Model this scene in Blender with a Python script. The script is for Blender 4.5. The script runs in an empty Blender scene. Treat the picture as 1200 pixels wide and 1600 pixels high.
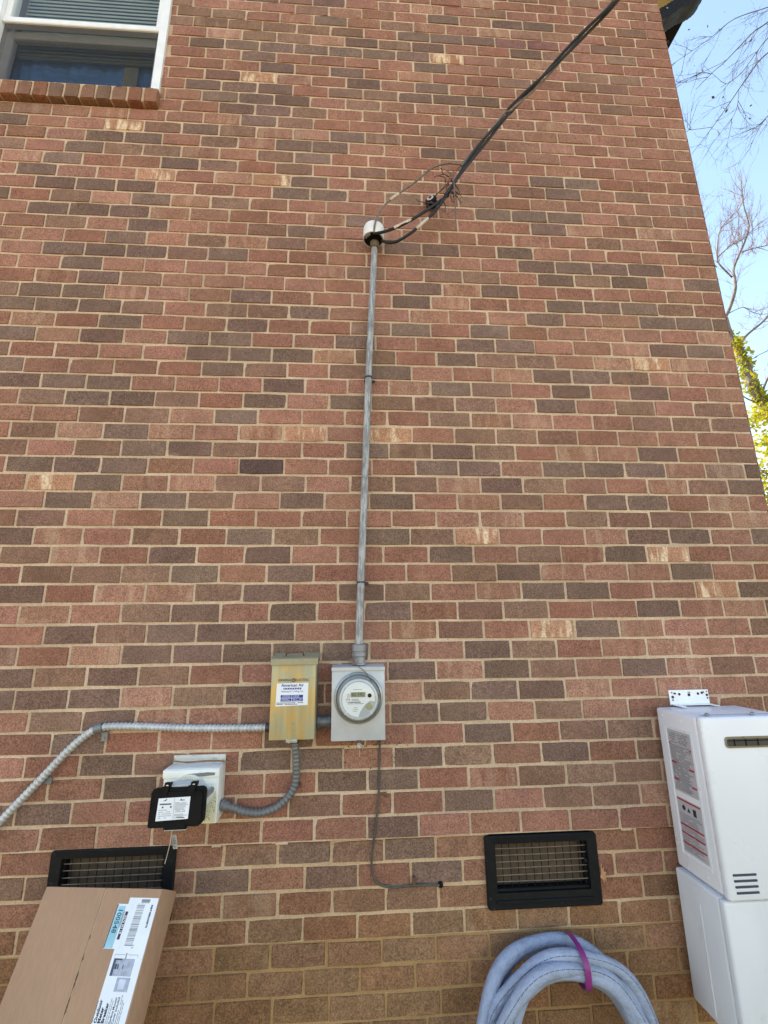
import bpy, bmesh, math, random
from mathutils import Matrix, Vector, noise as mnoise
from bpy_extras.object_utils import world_to_camera_view
PI = math.pi
rad = math.radians
scene = bpy.context.scene
COL = scene.collection

# ------------------------------------------------------------------ camera
CAM = Vector((-0.16232, -2.06492, 1.54082))
cam_data = bpy.data.cameras.new('camera')
cam_data.sensor_fit = 'VERTICAL'
cam_data.sensor_height = 36.0
cam_data.lens = 36.0 * 733.13 / 1600.0
cam_data.clip_start = 0.05
cam_data.clip_end = 2000.0
cam = bpy.data.objects.new('camera', cam_data)
COL.objects.link(cam)
cam.location = CAM
cam.rotation_euler = (rad(104.03516), rad(0.69075), rad(-3.63776))
scene.camera = cam
scene.render.resolution_x, scene.render.resolution_y = 768, 1024

# ------------------------------------------------------------------ sky, sun, exposure
SUN_EL, SUN_AZ = 44.0, -50.0          # azimuth measured from +Y towards +X: the sun stands behind the house
world = bpy.data.worlds.new('World')
scene.world = world
world.use_nodes = True
wn = world.node_tree
bg = wn.nodes['Background']
sky = wn.nodes.new('ShaderNodeTexSky')
sky.sky_type = 'NISHITA'
sky.sun_disc = False
sky.sun_elevation = rad(SUN_EL)
sky.sun_rotation = rad(SUN_AZ)
sky.air_density = 1.4
sky.dust_density = 0.0
sky.ozone_density = 0.1
wn.links.new(sky.outputs[0], bg.inputs[0])
bg.inputs[1].default_value = 0.15
sun_data = bpy.data.lights.new('sun', 'SUN')
sun_data.energy = 4.0
sun_data.angle = rad(0.53)
sun_data.color = (1.0, 0.95, 0.87)
sun = bpy.data.objects.new('sun', sun_data)
COL.objects.link(sun)
sd = Vector((math.sin(rad(SUN_AZ)) * math.cos(rad(SUN_EL)), math.cos(rad(SUN_AZ)) * math.cos(rad(SUN_EL)), math.sin(rad(SUN_EL))))
sun.rotation_euler = sd.to_track_quat('Z', 'Y').to_euler()
sun.location = (0, 12, 20)
scene.view_settings.view_transform = 'Standard'
scene.view_settings.look = 'None'
scene.view_settings.gamma = 1.0
scene.view_settings.use_curve_mapping = False
scene.view_settings.exposure = 1.44
scene.view_settings.use_white_balance = True       # camera set for open shade
scene.view_settings.white_balance_temperature = 7000
scene.view_settings.white_balance_tint = 9

# ------------------------------------------------------------------ helpers
def lin(r, g, b):
    f = lambda c: c / 12.92 if c <= 0.04045 else ((c + 0.055) / 1.055) ** 2.4
    return (f(r / 255), f(g / 255), f(b / 255))

class NT:
    def __init__(s, name):
        s.m = bpy.data.materials.new(name); s.m.use_nodes = True
        s.t = s.m.node_tree; s.b = s.t.nodes['Principled BSDF']; s.out = s.t.nodes['Material Output']
    def n(s, ty, **kw):
        x = s.t.nodes.new(ty)
        for k, v in kw.items(): setattr(x, k, v)
        return x
    def l(s, a, b): s.t.links.new(a, b)
    def pos(s, scale=(1, 1, 1)):
        g = s.n('ShaderNodeNewGeometry'); mp = s.n('ShaderNodeMapping'); mp.inputs['Scale'].default_value = scale
        s.l(g.outputs['Position'], mp.inputs[0]); return mp.outputs[0]
    def noise(s, vec, scale, detail=3, rough=0.55):
        x = s.n('ShaderNodeTexNoise'); x.inputs['Scale'].default_value = scale; x.inputs['Detail'].default_value = detail
        x.inputs['Roughness'].default_value = rough; s.l(vec, x.inputs['Vector']); return x.outputs['Fac']
    def ramp(s, fac, a, b, va=0.0, vb=1.0):
        x = s.n('ShaderNodeMapRange'); x.clamp = True; x.interpolation_type = 'SMOOTHSTEP'
        x.inputs[1].default_value = a; x.inputs[2].default_value = b; x.inputs[3].default_value = va; x.inputs[4].default_value = vb
        s.l(fac, x.inputs[0]); return x.outputs[0]
    def mth(s, op, a, b):
        x = s.n('ShaderNodeMath', operation=op)
        for i, q in enumerate((a, b)):
            if isinstance(q, (int, float)): x.inputs[i].default_value = q
            else: s.l(q, x.inputs[i])
        return x.outputs[0]
    def mix(s, fac, a, b, mode='MIX'):
        x = s.n('ShaderNodeMix', data_type='RGBA', blend_type=mode)
        for sock, q in ((x.inputs[0], fac), (x.inputs[6], a), (x.inputs[7], b)):
            if isinstance(q, (int, float)): sock.default_value = q
            elif isinstance(q, tuple): sock.default_value = (*q[:3], 1.0)
            else: s.l(q, sock)
        return x.outputs[2]
    def mul(s, colr, fac):
        x = s.n('ShaderNodeVectorMath', operation='SCALE'); 
        if isinstance(colr, tuple): x.inputs[0].default_value = colr[:3]
        else: s.l(colr, x.inputs[0])
        s.l(fac, x.inputs['Scale']); return x.outputs[0]
    def bump(s, h, strength, dist):
        x = s.n('ShaderNodeBump'); x.inputs['Strength'].default_value = strength; x.inputs['Distance'].default_value = dist
        s.l(h, x.inputs['Height']); s.l(x.outputs[0], s.b.inputs['Normal'])

MATS = {}
def M(name, c, rough=0.6, metal=0.0, var=0.12, vs=14.0, dirt=0.0, dirtc=(0.08, 0.06, 0.045), ds=30.0, bump=0.15, bs=160.0, stretch=(1, 1, 1), spec=0.5):
    if name in MATS: return MATS[name]
    s = NT(name); p = s.pos(stretch)
    a = s.noise(p, vs, 4); k = s.ramp(a, 0.3, 0.7, 1 - var, 1 + var)
    colr = s.mul(c, k)
    if dirt > 0:
        d = s.noise(p, ds, 5, 0.65); colr = s.mix(s.ramp(d, 0.62 - dirt * 0.2, 0.74, 0, min(1.0, dirt * 1.4)), colr, dirtc)
    s.l(colr, s.b.inputs['Base Color'])
    rr = s.noise(p, vs * 2.3, 3); s.l(s.ramp(rr, 0.3, 0.7, max(0.05, rough - 0.08), min(1, rough + 0.08)), s.b.inputs['Roughness'])
    s.b.inputs['Metallic'].default_value = metal
    s.b.inputs['Specular IOR Level'].default_value = spec
    if bump: s.bump(s.noise(p, bs, 3), bump, 0.002)
    MATS[name] = s.m; return s.m

def brick_mat(name, kind):
    s = NT(name); P = s.pos()
    if kind == 'object':
        o = s.n('ShaderNodeObjectInfo'); colr, fl = o.outputs['Color'], o.outputs['Alpha']
    else:
        o = s.n('ShaderNodeAttribute', attribute_name='Col'); colr, fl = o.outputs['Color'], o.outputs['Alpha']
    big = s.noise(P, 7.0, 3); fine = s.noise(P, 165.0, 4, 0.75); mid = s.noise(P, 45.0, 4, 0.6); wall = s.noise(P, 0.9, 2)
    k = s.mth('MULTIPLY', s.ramp(big, 0.25, 0.75, 0.87, 1.13), s.ramp(fine, 0.32, 0.68, 0.58, 1.42))
    k = s.mth('MULTIPLY', k, s.ramp(mid, 0.25, 0.75, 0.86, 1.14))
    k = s.mth('MULTIPLY', k, s.ramp(wall, 0.3, 0.7, 0.93, 1.07))
    colr = s.mul(colr, k)
    # flashing: pale vertical kiln bands
    st = s.noise(s.pos((1, 1, 0.22)), 17.0, 4, 0.6); st2 = s.noise(P, 95.0, 4, 0.65)
    mask = s.mth('MULTIPLY', s.ramp(st, 0.49, 0.61), s.ramp(st2, 0.34, 0.55, 0.25, 1.0))
    mask = s.mth('MULTIPLY', mask, fl)
    colr = s.mix(mask, colr, lin(226, 200, 170))
    # light sand grains and dark pits
    g = s.noise(P, 330.0, 2, 0.5); colr = s.mix(s.ramp(g, 0.62, 0.72, 0, 0.55), colr, lin(196, 150, 122))
    pit = s.noise(P, 105.0, 4, 0.65); pm = s.ramp(pit, 0.655, 0.71, 0, 0.7)
    colr = s.mix(pm, colr, lin(62, 44, 38))
    # faint lime scum and drips
    sc = s.noise(s.pos((1, 1, 0.5)), 16.0, 5, 0.7); colr = s.mix(s.ramp(sc, 0.66, 0.8, 0, 0.35), colr, lin(190, 160, 138))
    # lime bloom drifting across several bricks
    bl = s.noise(s.pos((1, 1, 1.6)), 2.6, 6, 0.72); colr = s.mix(s.ramp(bl, 0.6, 0.78, 0, 0.3), colr, lin(196, 168, 148))
    s.l(colr, s.b.inputs['Base Color'])
    s.b.inputs['Roughness'].default_value = 0.9
    s.b.inputs['Specular IOR Level'].default_value = 0.2
    h = s.mth('SUBTRACT', s.mth('ADD', s.mth('MULTIPLY', fine, 0.5), mid), s.mth('MULTIPLY', pm, 1.0))
    s.bump(h, 0.55, 0.003)
    return s.m

def mortar_mat(name, c, c2):
    s = NT(name); P = s.pos()
    a = s.noise(P, 3.0, 6, 0.65); b = s.noise(P, 160.0, 4, 0.7); d = s.noise(P, 30.0, 6, 0.75)
    colr = s.mix(s.ramp(a, 0.35, 0.65), c, c2)
    colr = s.mul(colr, s.ramp(b, 0.25, 0.75, 0.78, 1.2))
    colr = s.mix(s.ramp(d, 0.58, 0.70, 0, 0.55), colr, lin(128, 106, 84))
    s.l(colr, s.b.inputs['Base Color']); s.b.inputs['Roughness'].default_value = 0.95
    s.b.inputs['Specular IOR Level'].default_value = 0.15
    s.bump(s.mth('ADD', s.mth('MULTIPLY', b, 0.5), d), 0.7, 0.004)
    return s.m

class B:
    def __init__(s): s.v = []; s.f = []
    def add(s, v, f):
        o = len(s.v); s.v += [tuple(x) for x in v]; s.f += [tuple(i + o for i in q) for q in f]; return s
    def box(s, x0, x1, y0, y1, z0, z1):
        return s.add([(x0, y0, z0), (x1, y0, z0), (x1, y1, z0), (x0, y1, z0), (x0, y0, z1), (x1, y0, z1), (x1, y1, z1), (x0, y1, z1)],
                     [(3, 2, 1, 0), (4, 5, 6, 7), (0, 1, 5, 4), (1, 2, 6, 5), (2, 3, 7, 6), (3, 0, 4, 7)])
    def rbox(s, x0, x1, y0, y1, z0, z1, r=0.004, seg=2):
        bm = bmesh.new(); bmesh.ops.create_cube(bm, size=1.0)
        for v in bm.verts:
            v.co = Vector(((x0 + x1) / 2 + v.co.x * (x1 - x0), (y0 + y1) / 2 + v.co.y * (y1 - y0), (z0 + z1) / 2 + v.co.z * (z1 - z0)))
        bmesh.ops.bevel(bm, geom=list(bm.edges), offset=r, segments=seg, profile=0.5, affect='EDGES')
        bm.verts.index_update()
        s.add([v.co[:] for v in bm.verts], [[v.index for v in f.verts] for f in bm.faces]); bm.free(); return s
    def tube(s, path, r, n=8, cap=True, closed=False):
        pts = [Vector(p) for p in path]; m = len(pts); rs = r if isinstance(r, (list, tuple)) else [r] * m
        up = None; vs = []
        for i, p in enumerate(pts):
            if closed: t = pts[(i + 1) % m] - pts[i - 1]
            else: t = pts[min(i + 1, m - 1)] - pts[max(i - 1, 0)]
            t.normalize()
            if up is None:
                up = t.orthogonal().normalized()
            else:
                up = (up - t * up.dot(t))
                up = up.normalized() if up.length > 1e-6 else t.orthogonal().normalized()
            w = t.cross(up)
            vs += [p + (up * math.cos(2 * PI * k / n) + w * math.sin(2 * PI * k / n)) * rs[i] for k in range(n)]
        fs = []
        for i in range(m if closed else m - 1):
            a, c = i * n, ((i + 1) % m) * n
            fs += [(a + k, a + (k + 1) % n, c + (k + 1) % n, c + k) for k in range(n)]
        if cap and not closed: fs += [tuple(range(n - 1, -1, -1)), tuple((m - 1) * n + k for k in range(n))]
        return s.add(vs, fs)
    def cyl(s, a, b, r, n=16, r2=None): return s.tube([a, b], [r, r if r2 is None else r2], n)
    def lathe(s, c, axis, prof, n=32, cap0=True, cap1=True):
        ax = Vector(axis).normalized(); u = ax.orthogonal().normalized(); w = ax.cross(u); c = Vector(c); vs = []
        for r, h in prof: vs += [c + ax * h + (u * math.cos(2 * PI * k / n) + w * math.sin(2 * PI * k / n)) * r for k in range(n)]
        fs = []
        for i in range(len(prof) - 1):
            a, d = i * n, (i + 1) * n
            fs += [(a + k, a + (k + 1) % n, d + (k + 1) % n, d + k) for k in range(n)]
        if cap0: fs.append(tuple(range(n - 1, -1, -1)))
        if cap1: fs.append(tuple((len(prof) - 1) * n + k for k in range(n)))
        return s.add(vs, fs)
    def plate(s, fr, pts, c0=0.0, c1=0.001):
        n = len(pts); a = [fr.p(x, y, c1) for x, y in pts]; b = [fr.p(x, y, c0) for x, y in pts]
        return s.add(a + b, [tuple(range(n)), tuple(range(2 * n - 1, n - 1, -1))] + [(i + n, (i + 1) % n + n, (i + 1) % n, i) for i in range(n)])
    def rect(s, fr, x0, y0, x1, y1, c0=0.0, c1=0.001): return s.plate(fr, [(x0, y0), (x1, y0), (x1, y1), (x0, y1)], c0, c1)

class FR:
    def __init__(s, o, u, v):
        s.o = Vector(o); s.u = Vector(u).normalized(); s.v = Vector(v).normalized(); s.n = s.u.cross(s.v)
    def p(s, a, b, c=0.0): return tuple(s.o + s.u * a + s.v * b + s.n * c)
    def mat(s): 
        m = Matrix((s.u, s.v, s.n)).transposed().to_4x4(); m.translation = s.o; return m

WL = {}
SMALL = {'print', 'label_print', 'sticker_print', 'tag_print', 'twig', 'leaf', 'ivy', 'crown', 'autumn_leaf', 'paint_chip', 'torn_edge', 'printed_line', 'barcode', 'label_mark', 'label_rule'}
def link(o, parent, wl):
    COL.objects.link(o); WL[o] = Vector(wl)
    if parent is not None:
        o.parent = parent; o.location = Vector(wl) - WL[parent]
    else: o.location = wl
def mk(name, b, mat, parent=None, smooth=False, origin=None):
    c = Vector(origin) if origin else Vector([(min(v[i] for v in b.v) + max(v[i] for v in b.v)) / 2 for i in range(3)])
    me = bpy.data.meshes.new(name); me.from_pydata([tuple(Vector(v) - c) for v in b.v], [], b.f); me.update()
    if mat: me.materials.append(mat)
    if smooth:
        for p in me.polygons: p.use_smooth = True
        if smooth != 'all':
            try: me.set_sharp_from_angle(angle=rad(35))
            except Exception: pass
    o = bpy.data.objects.new(name, me); link(o, parent, c)
    if name in SMALL: o['kind'] = 'stuff'
    return o
def tag(o, label=None, cat=None, group=None, kind=None):
    if label: o['label'] = label
    if cat: o['category'] = cat
    if group: o['group'] = group
    if kind: o['kind'] = kind
    return o
def thing(name, label, cat, loc, group=None):
    o = bpy.data.objects.new(name, None); o.empty_display_size = 0.05
    link(o, None, loc); return tag(o, label, cat, group)
def text(name, body, size, fr, a, b, mat, parent, c=0.0006, align='CENTER', sx=1.0, rot=0.0, bold=0.0):
    cu = bpy.data.curves.new(name, 'FONT'); cu.body = body; cu.size = size; cu.align_x = align; cu.align_y = 'CENTER'; cu.offset = bold; cu.resolution_u = 2
    t = bpy.data.objects.new('tmp', cu); COL.objects.link(t)
    dg = bpy.context.evaluated_depsgraph_get(); me0 = t.evaluated_get(dg).to_mesh()
    X = Matrix.Rotation(rot, 3, 'Z'); bb = B()
    vs = [X @ Vector((v.co.x * sx, v.co.y, 0)) for v in me0.vertices]
    bb.add([fr.p(a + v.x, b + v.y, c) for v in vs], [tuple(p.vertices) for p in me0.polygons])
    bpy.data.objects.remove(t); bpy.data.curves.remove(cu)
    return mk(name, bb, mat, parent)
def smoothpath(pts, k=8):
    P = [Vector(p) for p in pts]; P = [2 * P[0] - P[1]] + P + [2 * P[-1] - P[-2]]; out = []
    for i in range(1, len(P) - 2):
        for j in range(k):
            t = j / k; a, b, c, d = P[i - 1:i + 3]
            out.append(0.5 * ((2 * b) + (c - a) * t + (2 * a - 5 * b + 4 * c - d) * t * t + (3 * b - a - 3 * c + d) * t ** 3))
    out.append(P[-2]); return out
def resample(path, step):
    out = [Vector(path[0])]; acc = 0.0
    for a, b in zip(path[:-1], path[1:]):
        d = (b - a).length
        while acc + d >= step:
            t = (step - acc) / d; a = a.lerp(b, t); out.append(a.copy()); d = (b - a).length; acc = 0.0
        acc += d
    return out
def scribble(b, fr, x0, y0, x1, y1, rows, h, rnd, c=0.0006, fill=0.8, w=(0.004, 0.012)):
    """rows of small dashes that stand for print too small to read"""
    for i in range(rows):
        y = y1 - (y1 - y0) * (i + 0.5) / rows; x = x0; end = x0 + (x1 - x0) * rnd.uniform(0.6, 1.0)
        while x < end:
            d = rnd.uniform(*w)
            if rnd.random() < fill: b.rect(fr, x, y - h / 2, min(x + d, x1), y + h / 2, c - 0.0002, c)
            x += d + w[0] * 0.35

FRONT = lambda x, y, z: FR((x, y, z), (1, 0, 0), (0, 0, 1))     # a frame on a face that looks at the camera (normal -Y)

# ------------------------------------------------------------------ materials
mBrickObj = brick_mat('brick', 'object')
mBrickAttr = brick_mat('brick_far', 'attr')
mMortar = mortar_mat('mortar', lin(208, 182, 158), lin(186, 160, 136))
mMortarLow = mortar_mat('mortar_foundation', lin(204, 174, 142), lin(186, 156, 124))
mMortarBounce = mortar_mat('mortar_warm_bounce', lin(178, 142, 100), lin(160, 126, 86))  # warm bounce light low on the wall, painted into the mortar colour
mWhiteTrim = M('white_trim', lin(232, 232, 236), 0.4, var=0.04, dirt=0.12, dirtc=lin(150, 140, 128))
mHeater = M('heater_enamel', lin(224, 223, 230), 0.32, var=0.025, vs=3, dirt=0.04, dirtc=lin(196, 192, 190), ds=9, bump=0.03, bs=30)
mHeaterLow = M('cover_enamel', lin(214, 213, 218), 0.42, var=0.05, vs=6, dirt=0.22, dirtc=lin(150, 144, 140), ds=22, bump=0.04, bs=40, stretch=(1, 1, 0.4))
mGalv = M('galvanised_steel', lin(158, 162, 168), 0.42, 0.55, var=0.2, vs=22, dirt=0.3, dirtc=lin(120, 122, 126), ds=45, bump=0.05)
mMeterBox = M('grey_painted_steel', lin(186, 188, 194), 0.42, 0.15, var=0.08, vs=9, dirt=0.2, dirtc=lin(140, 140, 142), ds=18, bump=0.04)
mFlex = M('flex_conduit_grey', lin(186, 186, 188), 0.45, 0.3, var=0.12, vs=40, dirt=0.3, dirtc=lin(92, 90, 88), ds=60, bump=0.05)
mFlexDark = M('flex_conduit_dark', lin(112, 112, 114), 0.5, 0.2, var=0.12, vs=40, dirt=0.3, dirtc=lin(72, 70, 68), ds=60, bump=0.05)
mDark = M('black_plastic', lin(12, 12, 14), 0.6, var=0.15, dirt=0.06, dirtc=lin(60, 58, 56), bump=0.05, spec=0.15)
mBlackCable = M('black_cable', lin(18, 17, 18), 0.6, var=0.2, vs=30, dirt=0.25, dirtc=lin(74, 66, 60), ds=50, bump=0.1)
mNeutral = M('weathered_wire', lin(120, 106, 96), 0.6, 0.3, var=0.25, vs=50, bump=0.2)
mSleeve = M('crimp_sleeve', lin(196, 180, 164), 0.5, 0.3, var=0.2, vs=60)
mVent = M('vent_plastic', lin(20, 20, 22), 0.6, var=0.15, vs=20, dirt=0.2, dirtc=lin(84, 76, 70), ds=60, bump=0.1, spec=0.2)
mVentWire = M('vent_wire', lin(120, 104, 90), 0.6, 0.3, var=0.25, vs=60)
mVentBack = M('vent_damper', lin(92, 74, 58), 0.8, var=0.2, vs=20, dirt=0.2)
mInk = M('ink_black', lin(44, 42, 52), 0.7, var=0.05, bump=0)
mInkGrey = M('ink_grey', lin(138, 136, 142), 0.7, var=0.05, bump=0)
mInkPale = M('ink_pale_grey', lin(176, 174, 182), 0.7, var=0.05, bump=0)
mPaper = M('label_paper', lin(226, 228, 236), 0.5, var=0.03, bump=0.02)
mBlue = M('ink_blue', lin(38, 44, 140), 0.6, var=0.06, bump=0)
mRed = M('ink_red', lin(168, 44, 54), 0.6, var=0.06, bump=0)
mTwig = M('dry_twig', lin(126, 100, 82), 0.85, var=0.25, vs=60, bump=0.3)
mRust = M('rusty_steel', lin(110, 78, 60), 0.75, 0.2, var=0.3, vs=60, bump=0.3)
mSteelBright = M('bright_steel', lin(190, 190, 194), 0.3, 0.8, var=0.1)

# ------------------------------------------------------------------ ground
GZ = -0.21
def ground_mat():
    s = NT('bare_earth'); P = s.pos()
    a = s.noise(P, 0.5, 4); b = s.noise(P, 9.0, 6, 0.7)
    colr = s.mix(s.ramp(a, 0.4, 0.62), lin(160, 128, 90), lin(144, 128, 84)); colr = s.mul(colr, s.ramp(b, 0.25, 0.75, 0.6, 1.35))
    s.l(colr, s.b.inputs['Base Color']); s.b.inputs['Roughness'].default_value = 1.0; s.bump(b, 0.8, 0.03); return s.m
g = B(); N = 40; 
gx = [math.copysign(abs(i / (N / 2)) ** 3, i) * 600 for i in range(-N // 2, N // 2 + 1)]
for y in gx:
    for x in gx:
        q = 0.0 if (abs(x) < 8 and abs(y) < 8) else 0.12 * mnoise.noise(Vector((x * 0.05, y * 0.05, 0.3)))
        g.v.append((x, y, GZ + q))
for j in range(N):
    for i in range(N): g.f.append((j * (N + 1) + i, j * (N + 1) + i + 1, (j + 1) * (N + 1) + i + 1, (j + 1) * (N + 1) + i))
tag(mk('ground', g, ground_mat(), smooth='all', origin=(0, 0, GZ)), 'brown bare earth and thin grass around the house', kind='structure')

# ------------------------------------------------------------------ the house
PU, PV = 0.2032, 0.2032 * 0.4038976
COURSE0 = 1.0
XR = 9 * PU                      # right-hand corner of the gable wall
XL = -23 * PU
KTOP, KBOT = 61, -15
ZSTEP = COURSE0 - 3 * PV         # the face of the footing courses stands back below this joint
YF = 0.013                       # set-back of the footing face
ZTOP = COURSE0 + KTOP * PV
WIN = (-2.245, -1.262, COURSE0 + 41 * PV, 5.60)
VR = (0.372, 0.788, COURSE0 - 6 * PV, COURSE0 - 3 * PV)
VL = (-1.258, -0.842, COURSE0 - 6 * PV, COURSE0 - 3 * PV)
HOLES = [WIN, VR, VL]
house = thing('brick_house', 'two-storey house wall of mixed red, brown and dark bricks in tan mortar', 'house', (-1.4, 3.0, GZ))

def slab(b, x0, x1, y0, y1, z0, z1, holes):
    xs = sorted({x0, x1, *[h[i] for h in holes for i in (0, 1) if x0 < h[i] < x1]})
    zs = sorted({z0, z1, *[h[i] for h in holes for i in (2, 3) if z0 < h[i] < z1]})
    for xa, xb in zip(xs[:-1], xs[1:]):
        for za, zb in zip(zs[:-1], zs[1:]):
            cx, cz = (xa + xb) / 2, (za + zb) / 2
            if not any(h[0] < cx < h[1] and h[2] < cz < h[3] for h in holes): b.box(xa, xb, y0, y1, za, zb)
    return b
REC = 0.0040
DEPTH = 8.5
b = slab(B(), XL, XR - REC, REC, 0.20, ZSTEP, ZTOP, HOLES)
b.box(XR - 0.2, XR - REC, 0.2, DEPTH, ZSTEP, ZTOP)
b.box(XL, XL + 0.2, 0.2, DEPTH, GZ, ZTOP); b.box(XL, XR - 0.2, DEPTH - 0.2, DEPTH, GZ, ZTOP)
XM = (XL + XR) / 2; ZR = ZTOP + 2.2
b.add([(XL, REC, ZTOP), (XR - REC, REC, ZTOP), (XM, REC, ZR), (XL, 0.2, ZTOP), (XR - REC, 0.2, ZTOP), (XM, 0.2, ZR)], [(0, 1, 2), (5, 4, 3), (1, 4, 5, 2), (3, 0, 2, 5), (0, 3, 4, 1)])
wall = mk('wall', b, mMortar, house)
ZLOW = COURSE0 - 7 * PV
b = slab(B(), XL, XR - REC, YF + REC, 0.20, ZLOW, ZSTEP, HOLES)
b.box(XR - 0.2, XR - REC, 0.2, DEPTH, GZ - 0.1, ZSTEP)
footing = tag(mk('foundation_wall', b, mMortarLow, house), 'footing courses with painted warm bounce, set slightly back under the main wall')
mk('bounce_tinted_mortar', B().box(XL, XR - REC, YF + REC + .001, 0.199, GZ - .1, ZLOW), mMortarBounce, footing)  # lowest mortar band, tinted browner in place of bounced light

# brick pieces: OFF = where the first head joint of each course falls, in bricks; CODE = kiln colour of each brick from u = -11
OFF = {-10: -0.2, -9: 0.346, -8: -0.262, -7: 0.301, -6: -0.173, -5: 0.305, -4: -0.198, -3: 0.48, -2: -0.022, -1: 0.493, 0: 0.01, 1: 0.441, 2: -0.043, 3: 0.63, 4: -0.078, 5: 0.538, 6: -0.014, 7: 0.435, 8: -0.13, 9: 0.345, 10: -0.144, 11: 0.454, 12: 0.052, 13: 0.557, 14: 0.116, 15: 0.621, 16: 0.006, 17: 0.566, 18: -0.017, 19: 0.617, 20: 0.038, 21: 0.601, 22: 0.216, 23: 0.726, 24: 0.103, 25: 0.58, 26: 0.142, 27: 0.452, 28: -0.013, 29: 0.503, 30: -0.048, 31: 0.445, 32: -0.051, 33: 0.443, 34: 0.008, 35: 0.478, 36: 0.059, 37: 0.555, 38: 0.02, 39: 0.489, 40: 0.038, 41: 0.417, 42: -0.074, 43: 0.432, 44: -0.059, 45: 0.456, 46: -0.092, 47: 0.411, 48: -0.117, 49: 0.454, 50: -0.044, 51: 0.389, 52: -0.099, 53: 0.516}
CODE = {-9: '.........D...........', -8: '.........D...........', -7: '........D..D.........', -5: '.......D...D.........', -4: '.........D.D.........', -2: '....D.......D........', -1: '.....D...DD..........', 0: '.....D..DD.D..D......', 1: '....D.......D.B......', 2: '....BD.....DD........', 3: '..DDDL.D..L.DDL......', 4: '...D.D.....DLD..DL...', 5: '.....DDD.D..D...L....', 6: '....DBDDD..LB.CDL....', 7: '......D.D.D.B...D.L..', 8: '...D.LL.D.D..LDD..CD.', 9: '...BB.D.D...BDL..D...', 10: '....L.D.D...D.B.DC...', 11: '..DL...D..D.C...DD...', 12: '......D......L..B..L.', 13: '...DLD..D.D.L..DD.L..', 14: '...CD.L.B...LD...L.D.', 15: '..DDD..V...DD.DDDL.D.', 16: '.....DDB....D........', 17: '..BLDL.LC.C.BBB......', 18: '......LD....BLL......', 19: '...D.B.D.DBBB.D......', 20: '..DDD...D..LDB.D.D...', 21: '......D...D..LDD.L...', 22: '......DDD...D...LC...', 23: '.D.D.DD..D..DD..LDD..', 24: '..L.D..D...D.D.......', 25: '.DDD....D..L.LD.LDDD.', 26: '..DDLL.D...DL..DDD...', 27: '...D.........D.......', 28: '...D...........D.D.D.', 29: '..D.D.D.......DDDD...', 30: '....D..LB..DD.D......', 31: '....D..BD............', 32: '...DDL...LD....D.....', 33: 'D..LD.B......DDD.....', 34: '..DDD...DD...........', 35: '.D..C.LCD......D.....', 36: '.LD..D.........DD....', 37: '..D.....D............', 38: '...DD..LDD..D........', 39: 'D..C.DBLLD...........', 40: '......LDB............', 41: '......DD.......L.....', 42: '......DDD...L........', 43: '.....DDD...DDD.......', 44: '.......CL...DL.......', 45: '.........D.L.........', 46: '.......D....D..L.....', 47: '.....DDDDDDDC..L.....', 48: '......L..LD.D..D.....', 49: '......B.B..DDDPP.....', 50: '......B..D..L.L......', 51: '............D.DD.....', 52: '.........D...........', 53: '.............L.......'}
rb = random.Random(11)
def brick_colour(code, k):
    j = lambda c, a: tuple(max(0.0, min(255.0, q + rb.uniform(-a, a) * 0.12 + rr)) for q in c)
    rr = rb.uniform(-8, 8)
    if code == '.':
        code = rb.choices('RSBDL', (42, 32, 22, 2, 2))[0] if k >= -3 else rb.choices('RSBD', (30, 32, 34, 4))[0]
    c, a = {'R': ((150, 105, 89), 0.0), 'S': ((142, 101, 85), 0.0), 'B': ((132, 100, 85), 0.0), 'D': ((119, 94, 83), 0.0),
            'V': ((84, 64, 62), 0.0), 'P': ((134, 94, 88), 0.0), 'L': ((155, 113, 95), 0.18), 'C': ((172, 126, 100), 1.0)}[code]
    if code in 'RSB' and rb.random() < 0.12: a = rb.uniform(0.04, 0.14)
    if k < -3:      # warm bounce light near the ground, painted into the footing bricks in steps
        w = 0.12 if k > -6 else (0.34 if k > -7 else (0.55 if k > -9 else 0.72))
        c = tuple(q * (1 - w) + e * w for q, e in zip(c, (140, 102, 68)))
    return (*lin(*j(c, 12)), a)

def brick_shape(rng):
    """unit brick, x and z in -.5...5, y 0 (face) to 1 (back); the arris is rounded and a little uneven"""
    def loop(ix, iz, y, jit):
        base = [(-1, -1), (-.35, -1), (.35, -1), (1, -1), (1, -.1), (1, 1), (.35, 1), (-.35, 1), (-1, 1), (-1, .1)]
        return [(0.5 * bx * (1 - ix) + rng.uniform(-jit, jit) * 0.38, y + (rng.uniform(-0.02, 0.02) if y < 0.05 else 0), 0.5 * bz * (1 - iz) + rng.uniform(-jit, jit)) for bx, bz in base]
    v = loop(0.018, 0.05, 0.0, 0.012) + loop(0.0, 0.0, 0.07, 0.019) + loop(0.0, 0.0, 1.0, 0.0)
    for q in (0, 3, 5, 8):          # worn corners
        if rng.random() < 0.25:
            e = rng.uniform(0.975, 0.992) if rng.random() < .75 else rng.uniform(.93, .96); v[q] = (v[q][0] * e, v[q][1] + 0.02, v[q][2] * (e - .03)); v[q + 10] = (v[q + 10][0] * (e + .006), v[q + 10][1], v[q + 10][2] * (e - .01))
    f = [tuple(range(10))]
    for s in (0, 10): f += [(s + i, s + 10 + i, s + 10 + (i + 1) % 10, s + (i + 1) % 10) for i in range(10)]
    return v, f
SHAPES = [brick_shape(random.Random(100 + i)) for i in range(14)]
JT = 0.0094
bricks = []           # (cx, cz, w, h, yface, code/colour, footing?)
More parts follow.
